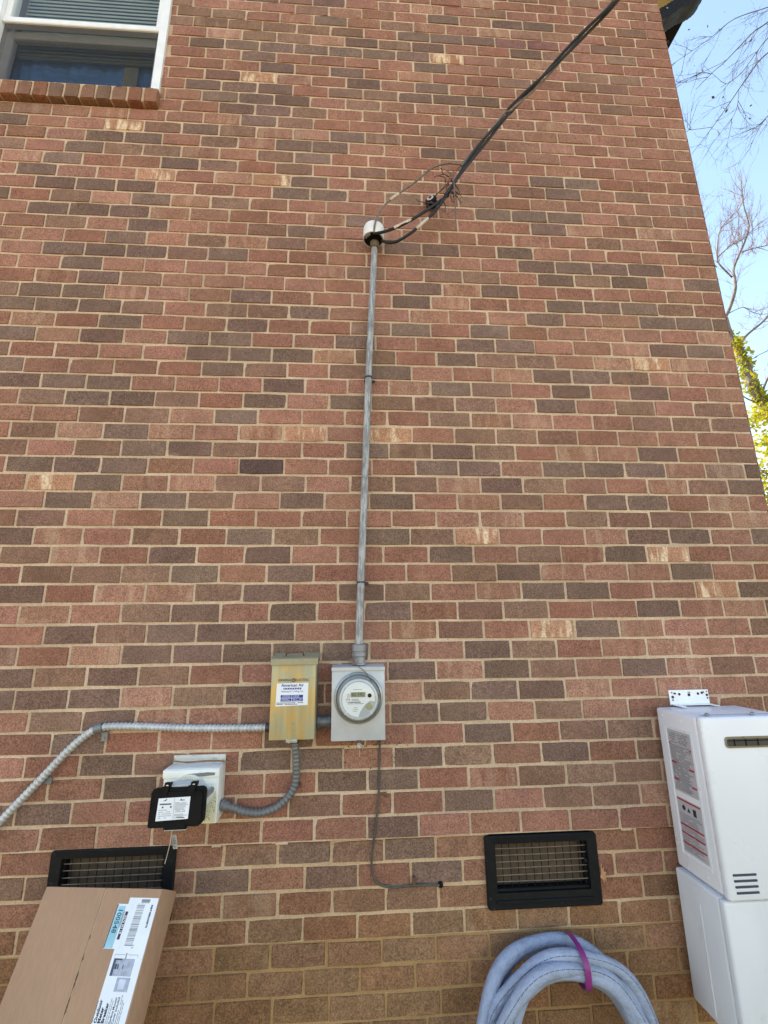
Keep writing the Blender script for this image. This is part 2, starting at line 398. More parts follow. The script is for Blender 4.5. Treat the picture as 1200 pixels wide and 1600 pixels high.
for k in range(KBOT, KTOP):
    off = OFF.get(k, (0.5 if k % 2 else 0.0) + rb.uniform(-0.06, 0.06))
    z0, z1 = COURSE0 + k * PV, COURSE0 + (k + 1) * PV
    i = -24
    while True:
        xa, xb = (i + off) * PU, (i + 1 + off) * PU
        i += 1
        if xb < XL + 0.02: continue
        if xa > XR - 0.03: break
        spans = [(max(xa, XL) + JT / 2 + rb.uniform(-.0015, .0015), (XR if xb > XR - 0.045 else xb - JT / 2 + rb.uniform(-.0015, .0015)))]
        if XR - xa < 0.045: break
        for h in HOLES:
            if min(z1, h[3]) - max(z0, h[2]) > 0.2 * PV:
                new = []
                for a, c in spans:
                    if c <= h[0] or a >= h[1]: new.append((a, c)); continue
                    if a < h[0] - 0.02: new.append((a, h[0] - 0.004))
                    if c > h[1] + 0.02: new.append((h[1] + 0.004, c))
                spans = new
        code = CODE.get(k, '.' * 21); ci = i - 1 + 11
        cd = code[ci] if 0 <= ci < 21 else '.'
        for a, c in spans:
            wav = 0.0045 * mnoise.noise(Vector(((a + c) * 0.35, k * 0.13, 0.7)))
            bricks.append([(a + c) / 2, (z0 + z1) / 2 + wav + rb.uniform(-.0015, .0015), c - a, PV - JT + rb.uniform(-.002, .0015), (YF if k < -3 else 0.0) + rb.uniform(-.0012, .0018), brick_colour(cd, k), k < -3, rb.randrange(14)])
bpy.context.view_layer.update()
def size_in_view(q):
    c = [world_to_camera_view(scene, cam, Vector((q[0] + sx * q[2] / 2, 0, q[1] + sz * q[3] / 2))) for sx, sz in ((-1, -1), (1, -1), (1, 1), (-1, 1))]
    if not any(0 < v.x < 1 and 0 < v.y < 1 for v in c): return 0.0
    return abs(sum(c[i].x * c[(i + 1) % 4].y - c[(i + 1) % 4].x * c[i].y for i in range(4)))
HIDDEN = [(-1.30, -0.72, -1, 0.62), (1.12, 1.5, -1, 1.2), (-0.24, -0.05, 1.14, 1.39), (-0.47, -0.31, 1.15, 1.42), (-0.85, -0.67, 0.87, 1.05)]
def rank(q):
    if any(h[0] < q[0] - q[2] / 2 and q[0] + q[2] / 2 < h[1] and h[2] < q[1] < h[3] for h in HIDDEN): return 0.0
    return size_in_view(q)
order = sorted(bricks, key=rank, reverse=True)
single, rest = order[:300], order[300:]
BD = 0.07
MESH = []
for i, (v, f) in enumerate(SHAPES):
    me = bpy.data.meshes.new('brick'); me.from_pydata(v, [], f); me.materials.append(mBrickObj); MESH.append(me)
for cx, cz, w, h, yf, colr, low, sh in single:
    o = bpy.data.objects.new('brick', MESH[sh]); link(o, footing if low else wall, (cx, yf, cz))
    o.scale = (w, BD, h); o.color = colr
fb = B(); fc = []
def far_brick(cx, cz, w, h, yf, colr, sh):
    v, f = SHAPES[sh]
    fb.add([(cx + x * w, yf + y * BD, cz + z * h) for x, y, z in v], f); fc.extend([colr] * len(v))
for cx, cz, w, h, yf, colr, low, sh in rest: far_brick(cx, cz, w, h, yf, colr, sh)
for k in range(KBOT, KTOP):         # the return wall round the corner
    y = 0.0; first = True
    off = OFF.get(k, 0.5 * (k % 2)) % 1.0
    last = (1 - off) if off > 0.1 else 1.0
    y = 0.1016 if last > 0.75 else 0.2032
    far_y0 = 0.10
    while y < DEPTH - 0.05:
        y1 = min(y + PU, DEPTH); sh = rb.randrange(14); v, f = SHAPES[sh]
        ya, yb = y + JT / 2, y1 - JT / 2; cz = COURSE0 + (k + 0.5) * PV; colr = brick_colour('.', k)
        fb.add([(XR - py * BD, (ya + yb) / 2 + px * (yb - ya), cz + pz * (PV - JT)) for px, py, pz in v], f); fc.extend([colr] * len(v))
        y = y1
bf = mk('brick', fb, mBrickAttr, wall)
at = bf.data.color_attributes.new('Col', 'FLOAT_COLOR', 'POINT')
at.data.foreach_set('color', [q for c in fc for q in c])
tag(bf, 'the farther and higher bricks of the wall', kind='stuff')
# a few squeezed mortar smears under the overhanging course
sm = B(); rs = random.Random(4)
for i in range(16):
    x = rs.uniform(-1.5, 1.1)
    if VL[0] - .03 < x < VL[1] + .03 or VR[0] - .03 < x < VR[1] + .03: continue
    w = rs.uniform(0.01, 0.05); d = rs.uniform(0.002, 0.008)
    sm.rbox(x, x + w, 0.001, 0.02, ZSTEP - d, ZSTEP + 0.004, 0.0018, 1)
tag(mk('mortar_smear', sm, mMortar, wall), kind='stuff')

# roof, soffit, gutter
mShingle = M('roof_shingle', lin(92, 84, 78), 0.9, var=0.25, vs=6)
mSoffit = M('soffit_tan', lin(204, 190, 150), 0.6, var=0.05)
b = B(); OV = 0.42
for sx in (-1, 1):
    xe = (XR + OV) if sx > 0 else (XL - OV)
    ze = ZTOP + 0.12 - 0.0
    b.add([(xe, -0.02, ze), (XM, -0.02, ZR + 0.15), (XM, DEPTH + 0.3, ZR + 0.15), (xe, DEPTH + 0.3, ze), (xe, -0.02, ze + 0.06), (XM, -0.02, ZR + 0.21), (XM, DEPTH + 0.3, ZR + 0.21), (xe, DEPTH + 0.3, ze + 0.06)],
          [(0, 1, 2, 3), (7, 6, 5, 4), (0, 4, 5, 1), (3, 2, 6, 7), (0, 3, 7, 4)])
mk('roof', b, mShingle, house)
b = B(); b.box(XR + 0.004, XR + OV, -0.01, DEPTH + 0.2, ZTOP + 0.03, ZTOP + 0.05); b.box(XR + OV - 0.02, XR + OV, -0.01, DEPTH + 0.2, ZTOP + 0.052, ZTOP + 0.12)
b.box(XR + 0.004, XR + 0.03, -0.008, DEPTH, ZTOP - 0.24, ZTOP + 0.028)
mk('soffit', b, mSoffit, house)
mGut = M('bronze_aluminium', lin(30, 29, 31), 0.6, 0.0, var=0.1, spec=0.1)
ds = B()
path = smoothpath([(XR + OV + 0.03, 0.15, ZTOP + 0.05), (XR + OV + 0.03, 0.15, ZTOP - 0.03), (XR + OV + 0.015, 0.15, ZTOP - 0.12), (XR + OV - 0.05, 0.15, ZTOP - 0.20), (XR + OV - 0.16, 0.15, ZTOP - 0.27), (XR + 0.16, 0.15, ZTOP - 0.355), (XR + 0.075, 0.15, ZTOP - 0.42), (XR + 0.05, 0.15, ZTOP - 0.50), (XR + 0.05, 0.15, ZTOP - 0.9)], 7)
path += [Vector((XR + 0.05, 0.15, z)) for z in (3.0, 1.0, 0.0)]
hx, hy = 0.04, 0.055     # fluted rectangular section
sec = []
def side(ax, ay, bx, by, n=6):
    for i in range(n):
        t = i / n; nx, ny = by - ay, -(bx - ax); L = math.hypot(nx, ny); w = 0.0035 * (1 if i % 2 else 0)
        sec.append((ax + (bx - ax) * t + nx / L * w, ay + (by - ay) * t + ny / L * w))
side(-hx, -hy, hx, -hy); side(hx, -hy, hx, hy); side(hx, hy, -hx, hy); side(-hx, hy, -hx, -hy)
ns = len(sec)
for i, p in enumerate(path):
    t = (path[min(i + 1, len(path) - 1)] - path[max(i - 1, 0)]).normalized(); yv = Vector((0, 1, 0)); xv = yv.cross(t).normalized()
    sc = 1.0 + (0.05 if i % 2 and i < 50 else 0.0)
    ds.v += [tuple(p + xv * a * sc + yv * c * sc) for a, c in sec]
for i in range(len(path) - 1): ds.f += [(i * ns + k, i * ns + (k + 1) % ns, (i + 1) * ns + (k + 1) % ns, (i + 1) * ns + k) for k in range(ns)]
dsp = tag(mk('downspout', ds, mGut, house, smooth=True), 'dark bronze fluted downspout elbow under the eave')
b = B(); b.cyl((XR + 0.14, 0.09, ZTOP - 0.36), (XR + 0.14, 0.084, ZTOP - 0.36), 0.006, 8); mk('screw', b, mSteelBright, dsp)
b = B(); b.box(XR + 0.004, XR + 0.1, 0.085, 0.088, ZTOP - 0.70, ZTOP - 0.67); mk('strap', b, mGut, dsp)
gt = B(); gp = [(0.0, 0.12), (0.0, 0.0), (0.08, 0.0), (0.10, 0.05), (0.125, 0.08), (0.125, 0.12)]
for y in (-0.015, DEPTH): gt.v += [(XR + OV + 0.004 + a, y, ZTOP + 0.005 + c) for a, c in gp]
gt.f += [(i, i + 1, i + 7, i + 6) for i in range(5)] + [(5, 4, 3, 2, 1, 0)]
mk('gutter', gt, mGut, house)

# window with rowlock sill
win = tag(mk('window', slab(B(), WIN[0], WIN[1], -0.012, 0.10, 4.475, WIN[3], [(WIN[0] + 0.045, WIN[1] - 0.045, 4.40, WIN[3] - 0.05)]), mWhiteTrim, house), 'white double-hung window with half-drawn blinds')
b = B(); x0, x1 = WIN[0] + 0.045, WIN[1] - 0.045; zm = 4.995; zt = WIN[3] - 0.05
for a, c in ((x0, x0 + 0.035), (x1 - 0.035, x1)): b.rbox(a, c, 0.012, 0.045, zm - 0.01, zt, 0.003, 1)
b.rbox(x0, x1, 0.008, 0.05, zm - 0.018, zm + 0.022, 0.004, 1); b.rbox(x0 + .035, x1 - .035, 0.012, 0.045, zt - 0.04, zt, 0.003, 1)
mk('upper_sash', b, mWhiteTrim, win)
b = B()
for a, c in ((x0, x0 + 0.045), (x1 - 0.045, x1)): b.rbox(a, c, 0.056, 0.09, 4.48, zm - 0.02, 0.003, 1)
b.rbox(x0 + .045, x1 - .045, 0.056, 0.09, zm - 0.075, zm - 0.02, 0.003, 1); b.rbox(x0 + .045, x1 - .045, 0.056, 0.09, 4.48, 4.53, 0.003, 1)
mk('lower_sash', b, mWhiteTrim, win)
def glass_mat(name, tint, ior=1.5):
    s = NT(name); t = s.n('ShaderNodeBsdfTransparent'); t.inputs[0].default_value = (*tint, 1); gl = s.n('ShaderNodeBsdfGlossy'); gl.inputs['Roughness'].default_value = 0.02
    fr = s.n('ShaderNodeFresnel'); fr.inputs[0].default_value = ior; mx = s.n('ShaderNodeMixShader'); gm = s.n('ShaderNodeNewGeometry')
    s.l(s.mth('MULTIPLY', fr.outputs[0], s.mth('SUBTRACT', 1.0, gm.outputs['Backfacing'])), mx.inputs[0]); s.l(t.outputs[0], mx.inputs[1]); s.l(gl.outputs[0], mx.inputs[2]); s.l(mx.outputs[0], s.out.inputs[0]); return s.m
mPane = glass_mat('window_glass', (0.95, 0.97, 0.97))
b = B(); b.box(x0 + .033, x1 - .033, 0.028, 0.032, zm + 0.02, zt - 0.038); mk('pane', b, mPane, win)
b = B(); b.box(x0 + .043, x1 - .043, 0.070, 0.074, 4.528, zm - 0.073); mk('pane', b, mPane, win)
def screen_mat():
    s = NT('insect_screen'); t = s.n('ShaderNodeBsdfTransparent'); d = s.n('ShaderNodeBsdfDiffuse'); d.inputs[0].default_value = (0.035, 0.035, 0.038, 1)
    mx = s.n('ShaderNodeMixShader'); mx.inputs[0].default_value = 0.40; s.l(t.outputs[0], mx.inputs[1]); s.l(d.outputs[0], mx.inputs[2]); s.l(mx.outputs[0], s.out.inputs[0]); return s.m
b = B(); b.box(x0 + .012, x1 - .012, 0.018, 0.0185, 4.482, zm - 0.02); mk('insect_screen', b, screen_mat(), win)
mSlat = M('blind_slat', lin(140, 144, 128), 0.6, var=0.05)
for i in range(30):
    z = 4.87 + i * 0.030
    if z > zt: break
    b = B(); b.add([(x0 + .03, 0.106, z), (x1 - .03, 0.106, z), (x1 - .03, 0.112, z + 0.024), (x0 + .03, 0.112, z + 0.024), (x0 + .03, 0.108, z - .001), (x1 - .03, 0.108, z - .001), (x1 - .03, 0.114, z + 0.023), (x0 + .03, 0.114, z + 0.023)], [(0, 1, 2, 3), (7, 6, 5, 4), (0, 4, 5, 1), (2, 6, 7, 3), (1, 5, 6, 2), (3, 7, 4, 0)])
    mk('blind_slat', b, mSlat, win)
b = B(); b.rbox(x0 + .03, x1 - .03, 0.105, 0.118, 4.846, 4.862, 0.003, 1); mk('blind_rail', b, mSlat, win)
b = B(); n = 60
for i in range(n + 1):
    x = x0 + (x1 - x0) * i / n; y = 0.132 + 0.006 * math.sin(i * 1.3) + 0.006 * math.sin(i * 0.37 + 1)
    b.v += [(x, y, 4.40), (x, y + 0.012, 4.62 + 0.004 * math.sin(i * 0.8)), (x, y, 5.2)]
for i in range(n): b.f += [(3 * i, 3 * i + 3, 3 * i + 4, 3 * i + 1), (3 * i + 1, 3 * i + 4, 3 * i + 5, 3 * i + 2)]
cur = mk('sky_reflection_sheet', b, M('painted_sky_reflection', lin(120, 176, 250), 0.8, var=0.2, vs=20, stretch=(0.4, 1, 3)), win, smooth='all')  # blue wavy sheet stands in for sky reflected in the lower pane
b = B()
for i in range(7):
    x = -1.55 + i * 0.014; y = 0.122 + 0.001 * math.sin(i * 1.7); b.v += [(x, y, 4.41), (x, y, 5.1)]
for i in range(6): b.f.append((2 * i, 2 * i + 2, 2 * i + 3, 2 * i + 1))
mk('reflection_band', b, M('painted_reflection_pale', lin(186, 176, 160), 0.8, var=0.15, vs=20), win, smooth='all')  # pale strip stands in for the upright bar of that reflection
b = B(); b.box(XL + 0.25, XR - 0.25, 2.6, 2.7, 3.2, 6.0); b.box(XL + 0.25, XR - .25, 0.22, 2.6, 3.2, 3.25)
mk('room_wall', b, M('room_plaster', lin(120, 116, 108), 0.9), win)
sill = tag(mk('window_sill', B().box(-2.30, -1.256, -0.030, 0.12, 4.376, 4.474), mMortar, house), 'row of bricks set on edge under the window')
for i in range(13):
    xa = -1.249 - (i + 1) * 0.0835; w = 0.0705; v, f = SHAPES[i % 14]; b = B()
    for px, py, pz in v:
        xx = xa + 0.0835 / 2 + px * w; yy = -0.036 + py * 0.15; zz = 4.424 + pz * 0.108 - (0 if pz < 0 else (1 - py) * 0.010)
        b.v.append((xx, yy, zz))
    b.f += f
    o = mk('brick', b, mBrickObj, sill); c = brick_colour(rb.choice('SBSDSB'), 0); o.color = (c[0] * 0.9, c[1] * 0.84, c[2] * 0.74, 0.0)

# ------------------------------------------------------------------ electric service: riser, weatherhead, cables
rise = thing('conduit_riser', 'tall thin galvanised conduit running up the wall to the white weatherhead', 'conduit', (-0.138, -0.04, 1.402))
def riser_mat():
    s = NT('riser_zinc'); P = s.pos((1, 1, 0.12)); a = s.noise(P, 110.0, 4, 0.7); b_ = s.noise(s.pos(), 9.0, 4)
    colr = s.mix(s.ramp(a, 0.42, 0.6), lin(128, 127, 128), lin(172, 172, 174)); colr = s.mix(s.ramp(b_, 0.55, 0.7, 0, 0.5), colr, lin(92, 92, 98))
    s.l(colr, s.b.inputs['Base Color']); s.b.inputs['Metallic'].default_value = 0.1; s.b.inputs['Roughness'].default_value = 0.55; return s.m
pipe = smoothpath([(-0.1385, -0.042, 1.47), (-0.130, -0.04, 1.75), (-0.113, -0.038, 2.18), (-0.094, -0.038, 2.71), (-0.0765, -0.04, 3.10), (-0.060, -0.044, 3.46)], 6)
mk('pipe', B().tube(pipe, 0.0158, 16), riser_mat(), rise, smooth=True)
for x, z in ((-0.0938, 2.712), (-0.1305, 1.737)):
    b = B(); b.lathe((x, -0.038, z), (0, 0, 1), [(0.0160, -0.0045), (0.0180, -0.0045), (0.0180, 0.0045), (0.0160, 0.0045)], 20, False, False); b.rbox(x + 0.016, x + 0.034, -0.010, -0.002, z - 0.005, z + 0.005, 0.002, 1); b.box(x - 0.019, x - 0.014, -0.03, -0.002, z - 0.006, z + 0.006); b.cyl((x + .026, -0.008, z), (x + .026, -0.012, z), 0.003, 8)
    mk('strap', b, M('dark_strap', lin(62, 66, 72), 0.5, 0.4), rise, smooth=True)
hub = mk('hub', B().lathe((-0.138, -0.045, 1.4015), (0, 0, 1), [(0.030, 0), (0.030, 0.006), (0.0245, 0.008), (0.0245, 0.03), (0.0285, 0.034), (0.0285, 0.046), (0.0265, 0.048), (0.0265, 0.052), (0.0285, 0.054), (0.0285, 0.078), (0.022, 0.082)], 28), M('hub_zinc', lin(140, 140, 146), 0.5, 0.3, dirt=0.2), rise, smooth=True)
wh = thing('weatherhead', 'small chipped white cap on top of the conduit where black cables enter', 'weatherhead', (-0.064, -0.055, 3.455))
mCap = M('chipped_white_cap', lin(226, 222, 222), 0.5, var=0.05, dirt=0.22, dirtc=lin(120, 112, 104), ds=55)
cap = B().lathe((-0.067, -0.062, 3.488), (0.06, 0, 1), [(0.048, 0.0), (0.053, 0.0), (0.0545, 0.012), (0.0535, 0.062), (0.051, 0.071), (0.044, 0.077), (0.02, 0.080)], 32, False, True)
mk('cap', cap, mCap, wh, smooth=True)
mk('insulating_plate', B().lathe((-0.067, -0.062, 3.484), (0.06, 0, 1), [(0.040, 0.0), (0.046, 0.003), (0.046, 0.012)], 28), mDark, wh, smooth=True)
mk('collar', B().lathe((-0.060, -0.047, 3.452), (0.04, 0, 1), [(0.0165, 0), (0.021, 0.001), (0.021, 0.02), (0.024, 0.024), (0.024, 0.036)], 20), M('collar_zinc', lin(120, 112, 104), 0.6, 0.3, dirt=0.3), wh, smooth=True)
b = B(); b.cyl((-0.108, -0.092, 3.474), (-0.098, -0.088, 3.488), 0.008, 10); b.cyl((-0.096, -0.105, 3.475), (-0.088, -0.098, 3.488), 0.008, 10); mk('clamp_screw', b, M('grey_zinc', lin(128, 122, 118), 0.5, 0.4), wh, smooth=True)

# the drop: two black conductors twisted round a bare neutral, coming off the pole towards the house
drop = [(0.286, 0.12, 3.676), (0.364, 0.13, 3.806), (0.445, 0.15, 3.935), (0.545, 0.19, 4.064), (0.662, 0.23, 4.194), (0.82, 0.30, 4.326), (0.995, 0.40, 4.473), (1.13, 0.50, 4.558), (1.42, 0.74, 4.74), (3.0, 2.2, 5.6), (7.0, 6.0, 6.9), (14.0, 12.5, 8.0)]
core = smoothpath([(x, -d, z) for x, d, z in drop], 10)
def strand(ph, r0, start):
    out = []; s_ = 0.0; prev = None
    for i, p in enumerate(core):
        if prev is not None: s_ += (p - prev).length
        prev = p; t = (core[min(i + 1, len(core) - 1)] - core[max(i - 1, 0)]).normalized(); u = t.orthogonal().normalized(); w = t.cross(u)
        a = ph + s_ * 7.0; k = r0 * min(1.0, 0.6 + s_)
        out.append(p + (u * math.cos(a) + w * math.sin(a)) * k)
    return [Vector(q) for q in start] + out[4:]
sA = [(-0.075, -0.098, 3.492), (-0.03, -0.112, 3.486), (0.045, -0.118, 3.513), (0.125, -0.122, 3.561), (0.210, -0.124, 3.628)]
sB = [(-0.025, -0.07, 3.478), (0.010, -0.085, 3.452), (0.06, -0.10, 3.452), (0.13, -0.112, 3.498), (0.205, -0.118, 3.572), (0.270, -0.122, 3.650)]
pa = strand(0.6, 0.0115, sA); pb = strand(0.6 + 2.1, 0.0115, sB)
ca = mk('service_cable', B().tube(smoothpath(pa, 3), 0.0074, 9), mBlackCable, smooth=True)
tag(ca, 'black service cable entering the weatherhead, upper of the two', 'cable', 'black service drop cables')
cb = mk('service_cable', B().tube(smoothpath(pb, 3), 0.0074, 9), mBlackCable, smooth=True)
tag(cb, 'black service cable looping lowest under the weatherhead', 'cable', 'black service drop cables')
def sleeve(p0, p1, r, par, m=mSleeve): return mk('crimp_sleeve', B().tube([p0, Vector(p0).lerp(Vector(p1), .12), Vector(p0).lerp(Vector(p1), .5), Vector(p0).lerp(Vector(p1), .88), p1], [r * .85, r, r * .93, r, r * .85], 10), m, par, smooth=True)
sleeve((0.035, -0.1185, 3.509), (0.122, -0.1225, 3.560), 0.0088, ca)
sleeve((0.150, -0.1145, 3.515), (0.212, -0.1185, 3.580), 0.0088, cb)
neu = [(-0.066, -0.112, 3.482), (-0.058, -0.12, 3.54), (-0.030, -0.112, 3.625), (0.030, -0.10, 3.715), (0.155, -0.105, 3.825), (0.243, -0.112, 3.912), (0.325, -0.125, 3.935), (0.398, -0.14, 3.915)]
pn = strand(0.6 + 4.2, 0.0115, [])
pn = [q for q in pn if q.z > 3.99]
nn = mk('neutral_wire', B().tube(smoothpath([Vector(q) for q in neu] + [Vector((0.425, -0.142, 3.925))] + pn, 5), 0.0052, 8), mNeutral, smooth=True)
tag(nn, 'weathered bare wire arching above the black cables into the weatherhead', 'wire')
sleeve((0.020, -0.1005, 3.705), (0.066, -0.1015, 3.747), 0.0085, nn)
wedge = mk('wedge_clamp', B().tube([(0.398, -0.137, 3.908), (0.41, -0.14, 3.92), (0.46, -0.152, 3.985), (0.50, -0.162, 4.035)], [0.006, 0.0105, 0.0085, 0.005], 8), M('clamp_grey', lin(112, 100, 90), 0.55, 0.4), smooth=True)
tag(wedge, 'grey wedge clamp gripping the drop cable above the knob', 'clamp')
knob = thing('wall_knob', 'black spool insulator screwed into the brick beside the cables', 'insulator', (0.262, 0.0, 3.775))
ax = Vector((-0.45, -0.85, 0.25)).normalized()
mk('spool', B().lathe(Vector((0.262, -0.012, 3.772)), ax, [(0.014, 0), (0.030, 0.002), (0.034, 0.010), (0.030, 0.016), (0.024, 0.021), (0.030, 0.026), (0.033, 0.034), (0.029, 0.042), (0.015, 0.046)], 28), M('glazed_black', lin(14, 12, 12), 0.55, spec=.15), knob, smooth=True)
mk('washer', B().lathe(Vector((0.262, -0.012, 3.772)) + ax * 0.0462, ax, [(0.010, 0), (0.019, 0.0005), (0.017, 0.004), (0.010, 0.004)], 24, False, False), M('pale_glaze', lin(190, 182, 176), 0.3), knob, smooth=True)
mk('bolt', B().cyl(Vector((0.262, -0.012, 3.772)) + ax * 0.0, Vector((0.262, -0.012, 3.772)) + ax * 0.053, 0.008, 12), M('dark_bolt', lin(50, 44, 42), 0.5, 0.5), knob, smooth=True)
b = B(); mid = Vector((0.262, -0.012, 3.772)) + ax * 0.021
for s_ in (-1, 1):
    e = mid + Vector((0.016 * s_ * 0.6, 0, 0.02 + 0.008 * s_)); b.tube(smoothpath([mid + Vector((0.02 * s_, 0, -0.012)), e, (0.33 + 0.004 * s_, -0.085, 3.845), (0.355 + .008 * s_, -0.115, 3.878), (0.402, -0.139, 3.914)], 5), 0.0022, 6)
mk('bail_wire', b, M('rusty_bail', lin(128, 92, 70), 0.7, 0.3), knob, smooth=True)
# dried vine caught in the cables
rv = random.Random(5); b = B()
def wander(p, d, n, step, r):
    pts = [Vector(p)]; d = Vector(d).normalized()
    for i in range(n):
        d = (d + Vector((rv.uniform(-.7, .7), rv.uniform(-.3, .3), rv.uniform(-.7, .7)))).normalized(); pts.append(pts[-1] + d * step)
    b.tube(smoothpath(pts, 3), [r * (1 - 0.6 * i / (3 * n)) for i in range(3 * n + 1)], 5)
for q, d, n, st in [((.30, -.13, 3.86), (-.6, 0, .7), 5, .014), ((.33, -.13, 3.84), (-.8, 0, .5), 5, .014), ((.34, -.13, 3.83), (-.2, 0, -1), 8, .016), ((.335, -.135, 3.74), (.3, 0, -.8), 7, .012), ((.30, -.13, 3.72), (.8, 0, .3), 7, .013), ((.33, -.13, 3.75), (.6, 0, .4), 7, .012), ((.34, -.12, 3.78), (1, 0, -.5), 6, .012), ((.29, -.12, 3.70), (0, 0, -1), 5, .014), ((.25, -.10, 3.70), (-1, 0, .3), 7, .016), ((.24, -.08, 3.73), (-.3, 0, -1), 7, .016), ((.22, -.08, 3.71), (.3, 0, -1), 6, .016), ((.31, -.13, 3.80), (.3, 0, .9), 6, .014), ((.35, -.13, 3.74), (.2, 0, -1), 6, .012)]: wander(q, d, n, st, 0.0036)
for i in range(14):
    c = Vector((rv.uniform(.29, .37), -.135 + rv.uniform(-.01, .01), rv.uniform(3.68, 3.78))); u = Vector((rv.uniform(-1, 1), rv.uniform(-1, 1), rv.uniform(-1, 1))).normalized() * .011; w = u.orthogonal().normalized() * .006
    b.add([c - u, c + w, c + u, c - w], [(0, 1, 2, 3)])
tag(mk('dried_vine', b, M('dark_vine', lin(78, 56, 46), 0.9, var=0.3, vs=60), smooth='all'), 'tangle of dried brown vine caught on the cables beside the spool', 'vine')
b = B(); b.tube(smoothpath([(.318, -.136, 3.875), (.343, -.139, 3.842), (.352, -.14, 3.79), (.352, -.138, 3.70), (.352, -.137, 3.62), (.349, -.136, 3.50)], 5), [0.004] * 14 + [0.0028] * 12, 6)
tag(mk('loose_wire', b, M('grey_loose_wire', lin(110, 98, 96), 0.6, 0.3), smooth=True), 'short grey wire end hanging straight down below the drop cables', 'wire')

# ------------------------------------------------------------------ meter socket and meter
ms = thing('meter_socket', 'grey steel electric meter box below the conduit riser', 'meter box', (-0.141, -0.05, 1.127))
X0, X1, Z0, Z1, YD = -0.246, -0.037, 1.127, 1.392, -0.10
mk('enclosure', B().rbox(X0 + .004, X1 - .004, YD + 0.004, -0.0015, Z0 + 0.003, Z1 + .006, 0.003), mMeterBox, ms, smooth=True)
mk('cover', B().rbox(X0, X1, YD - 0.004, YD + 0.010, Z0, Z1 - 0.001, 0.0025), mMeterBox, ms, smooth=True)
b = B(); b.add([(X0 - .001, -0.002, Z1 + .0095), (X1 + .001, -0.002, Z1 + .0095), (X1 + .001, YD - .010, Z1 + 0.004), (X0 - .001, YD - .010, Z1 + 0.004), (X0 - .001, YD - .010, Z1 - .008), (X1 + .001, YD - .010, Z1 - .008), (X1 + .001, YD - .0065, Z1 - .008), (X0 - .001, YD - .0065, Z1 - .008), (X0 - .001, -.002, Z1 + .0065), (X1 + .001, -.002, Z1 + .0065), (X1 + .001, YD - .0065, Z1 + .001), (X0 - .001, YD - .0065, Z1 + .001)],
   [(0, 3, 2, 1), (3, 4, 5, 2), (4, 7, 6, 5), (8, 9, 10, 11), (7, 11, 10, 6), (0, 1, 9, 8), (0, 8, 11, 3), (3, 11, 7, 4), (1, 2, 10, 9), (2, 5, 6, 10)])
mk('rain_lip', b, mMeterBox, ms)
MC = Vector((-0.141, YD - 0.004, 1.283))
mk('sealing_ring', B().lathe(MC, (0, -1, 0), [(0.094, 0), (0.096, 0.004), (0.094, 0.012), (0.088, 0.015), (0.084, 0.012)], 56, False, False), M('ring_steel', lin(150, 152, 154), 0.35, 0.6), ms, smooth=True)
b = B(); b.rbox(-.148, -.128, YD - 0.012, YD + 0.01, Z0 - 0.012, Z0 + 0.002, 0.002, 1); mk('hasp', b, mRust, ms)
b = B(); b.tube([(-0.138 + 0.007 * math.cos(a), YD - 0.014, Z0 - 0.016 + 0.009 * math.sin(a)) for a in [2 * PI * i / 14 for i in range(14)]], 0.0022, 6, closed=True); b.tube(smoothpath([(-.138, YD - .014, Z0 - .024), (-.1365, YD - .013, Z0 - .04), (-.139, YD - .012, Z0 - .056)], 4), 0.0011, 5); b.rbox(-.1415, -.1345, YD - .016, YD - .012, Z0 - .022, Z0 - .010, .001, 1)
mk('seal', b, mSteelBright, ms, smooth=True)
mt = thing('electric_meter', 'round glass-fronted digital electric meter with grey display', 'meter', MC + Vector((0, 0, -0.08)))
mk('base', B().lathe(MC, (0, -1, 0), [(0.083, -0.002), (0.083, 0.012), (0.078, 0.014), (0.074, 0.030)], 56, True, True), M('meter_base_grey', lin(150, 150, 150), 0.5, var=0.06), mt, smooth=True)
mk('inner_ring', B().lathe(MC, (0, -1, 0), [(0.073, 0.031), (0.073, 0.05), (0.067, 0.052), (0.063, 0.048)], 56, False, False), M('meter_ring', lin(196, 198, 200), 0.35), mt, smooth=True)
face = mk('face', B().lathe(MC, (0, -1, 0), [(0.0665, 0.040), (0.0665, 0.050)], 56), M('face_grey', lin(172, 174, 180), 0.45, var=0.03), mt)
FM = FRONT(MC.x, MC.y - 0.0502, MC.z)
pts = [(0.0625 * math.cos(a), 0.0625 * math.sin(a)) for a in [rad(-8 + 278 * i / 48) for i in range(49)]]
arc = [(-0.0 + 0.0, -0.0625), (0.006, -0.045), (0.016, -0.030), (0.028, -0.017), (0.044, -0.006)]
plate = [p for p in pts] + arc[1:]
mk('dial_plate', B().plate(FM, plate, 0, 0.0012), M('dial_white', lin(222, 224, 228), 0.4, var=0.02), mt)
mk('display', B().rect(FM, -0.030, 0.008, 0.026, 0.026, 0.0005, 0.0022), M('lcd', lin(134, 140, 118), 0.3, var=0.05), mt)
text('display_digits', '02 142', 0.016, FM, -0.003, 0.0172, mInk, mt, 0.0028, sx=1.05)
mk('optical_port', B().lathe(FM.p(0.042, 0.0135, 0), (0, -1, 0), [(0.0075, 0), (0.0075, 0.003), (0.006, 0.004)], 20), mDark, mt)
mk('lens', B().lathe(FM.p(0.040, -0.0245, 0), (0, -1, 0), [(0.0115, 0), (0.0115, 0.003), (0.009, 0.0045)], 20), M('lens_green', lin(156, 156, 106), 0.35), mt)
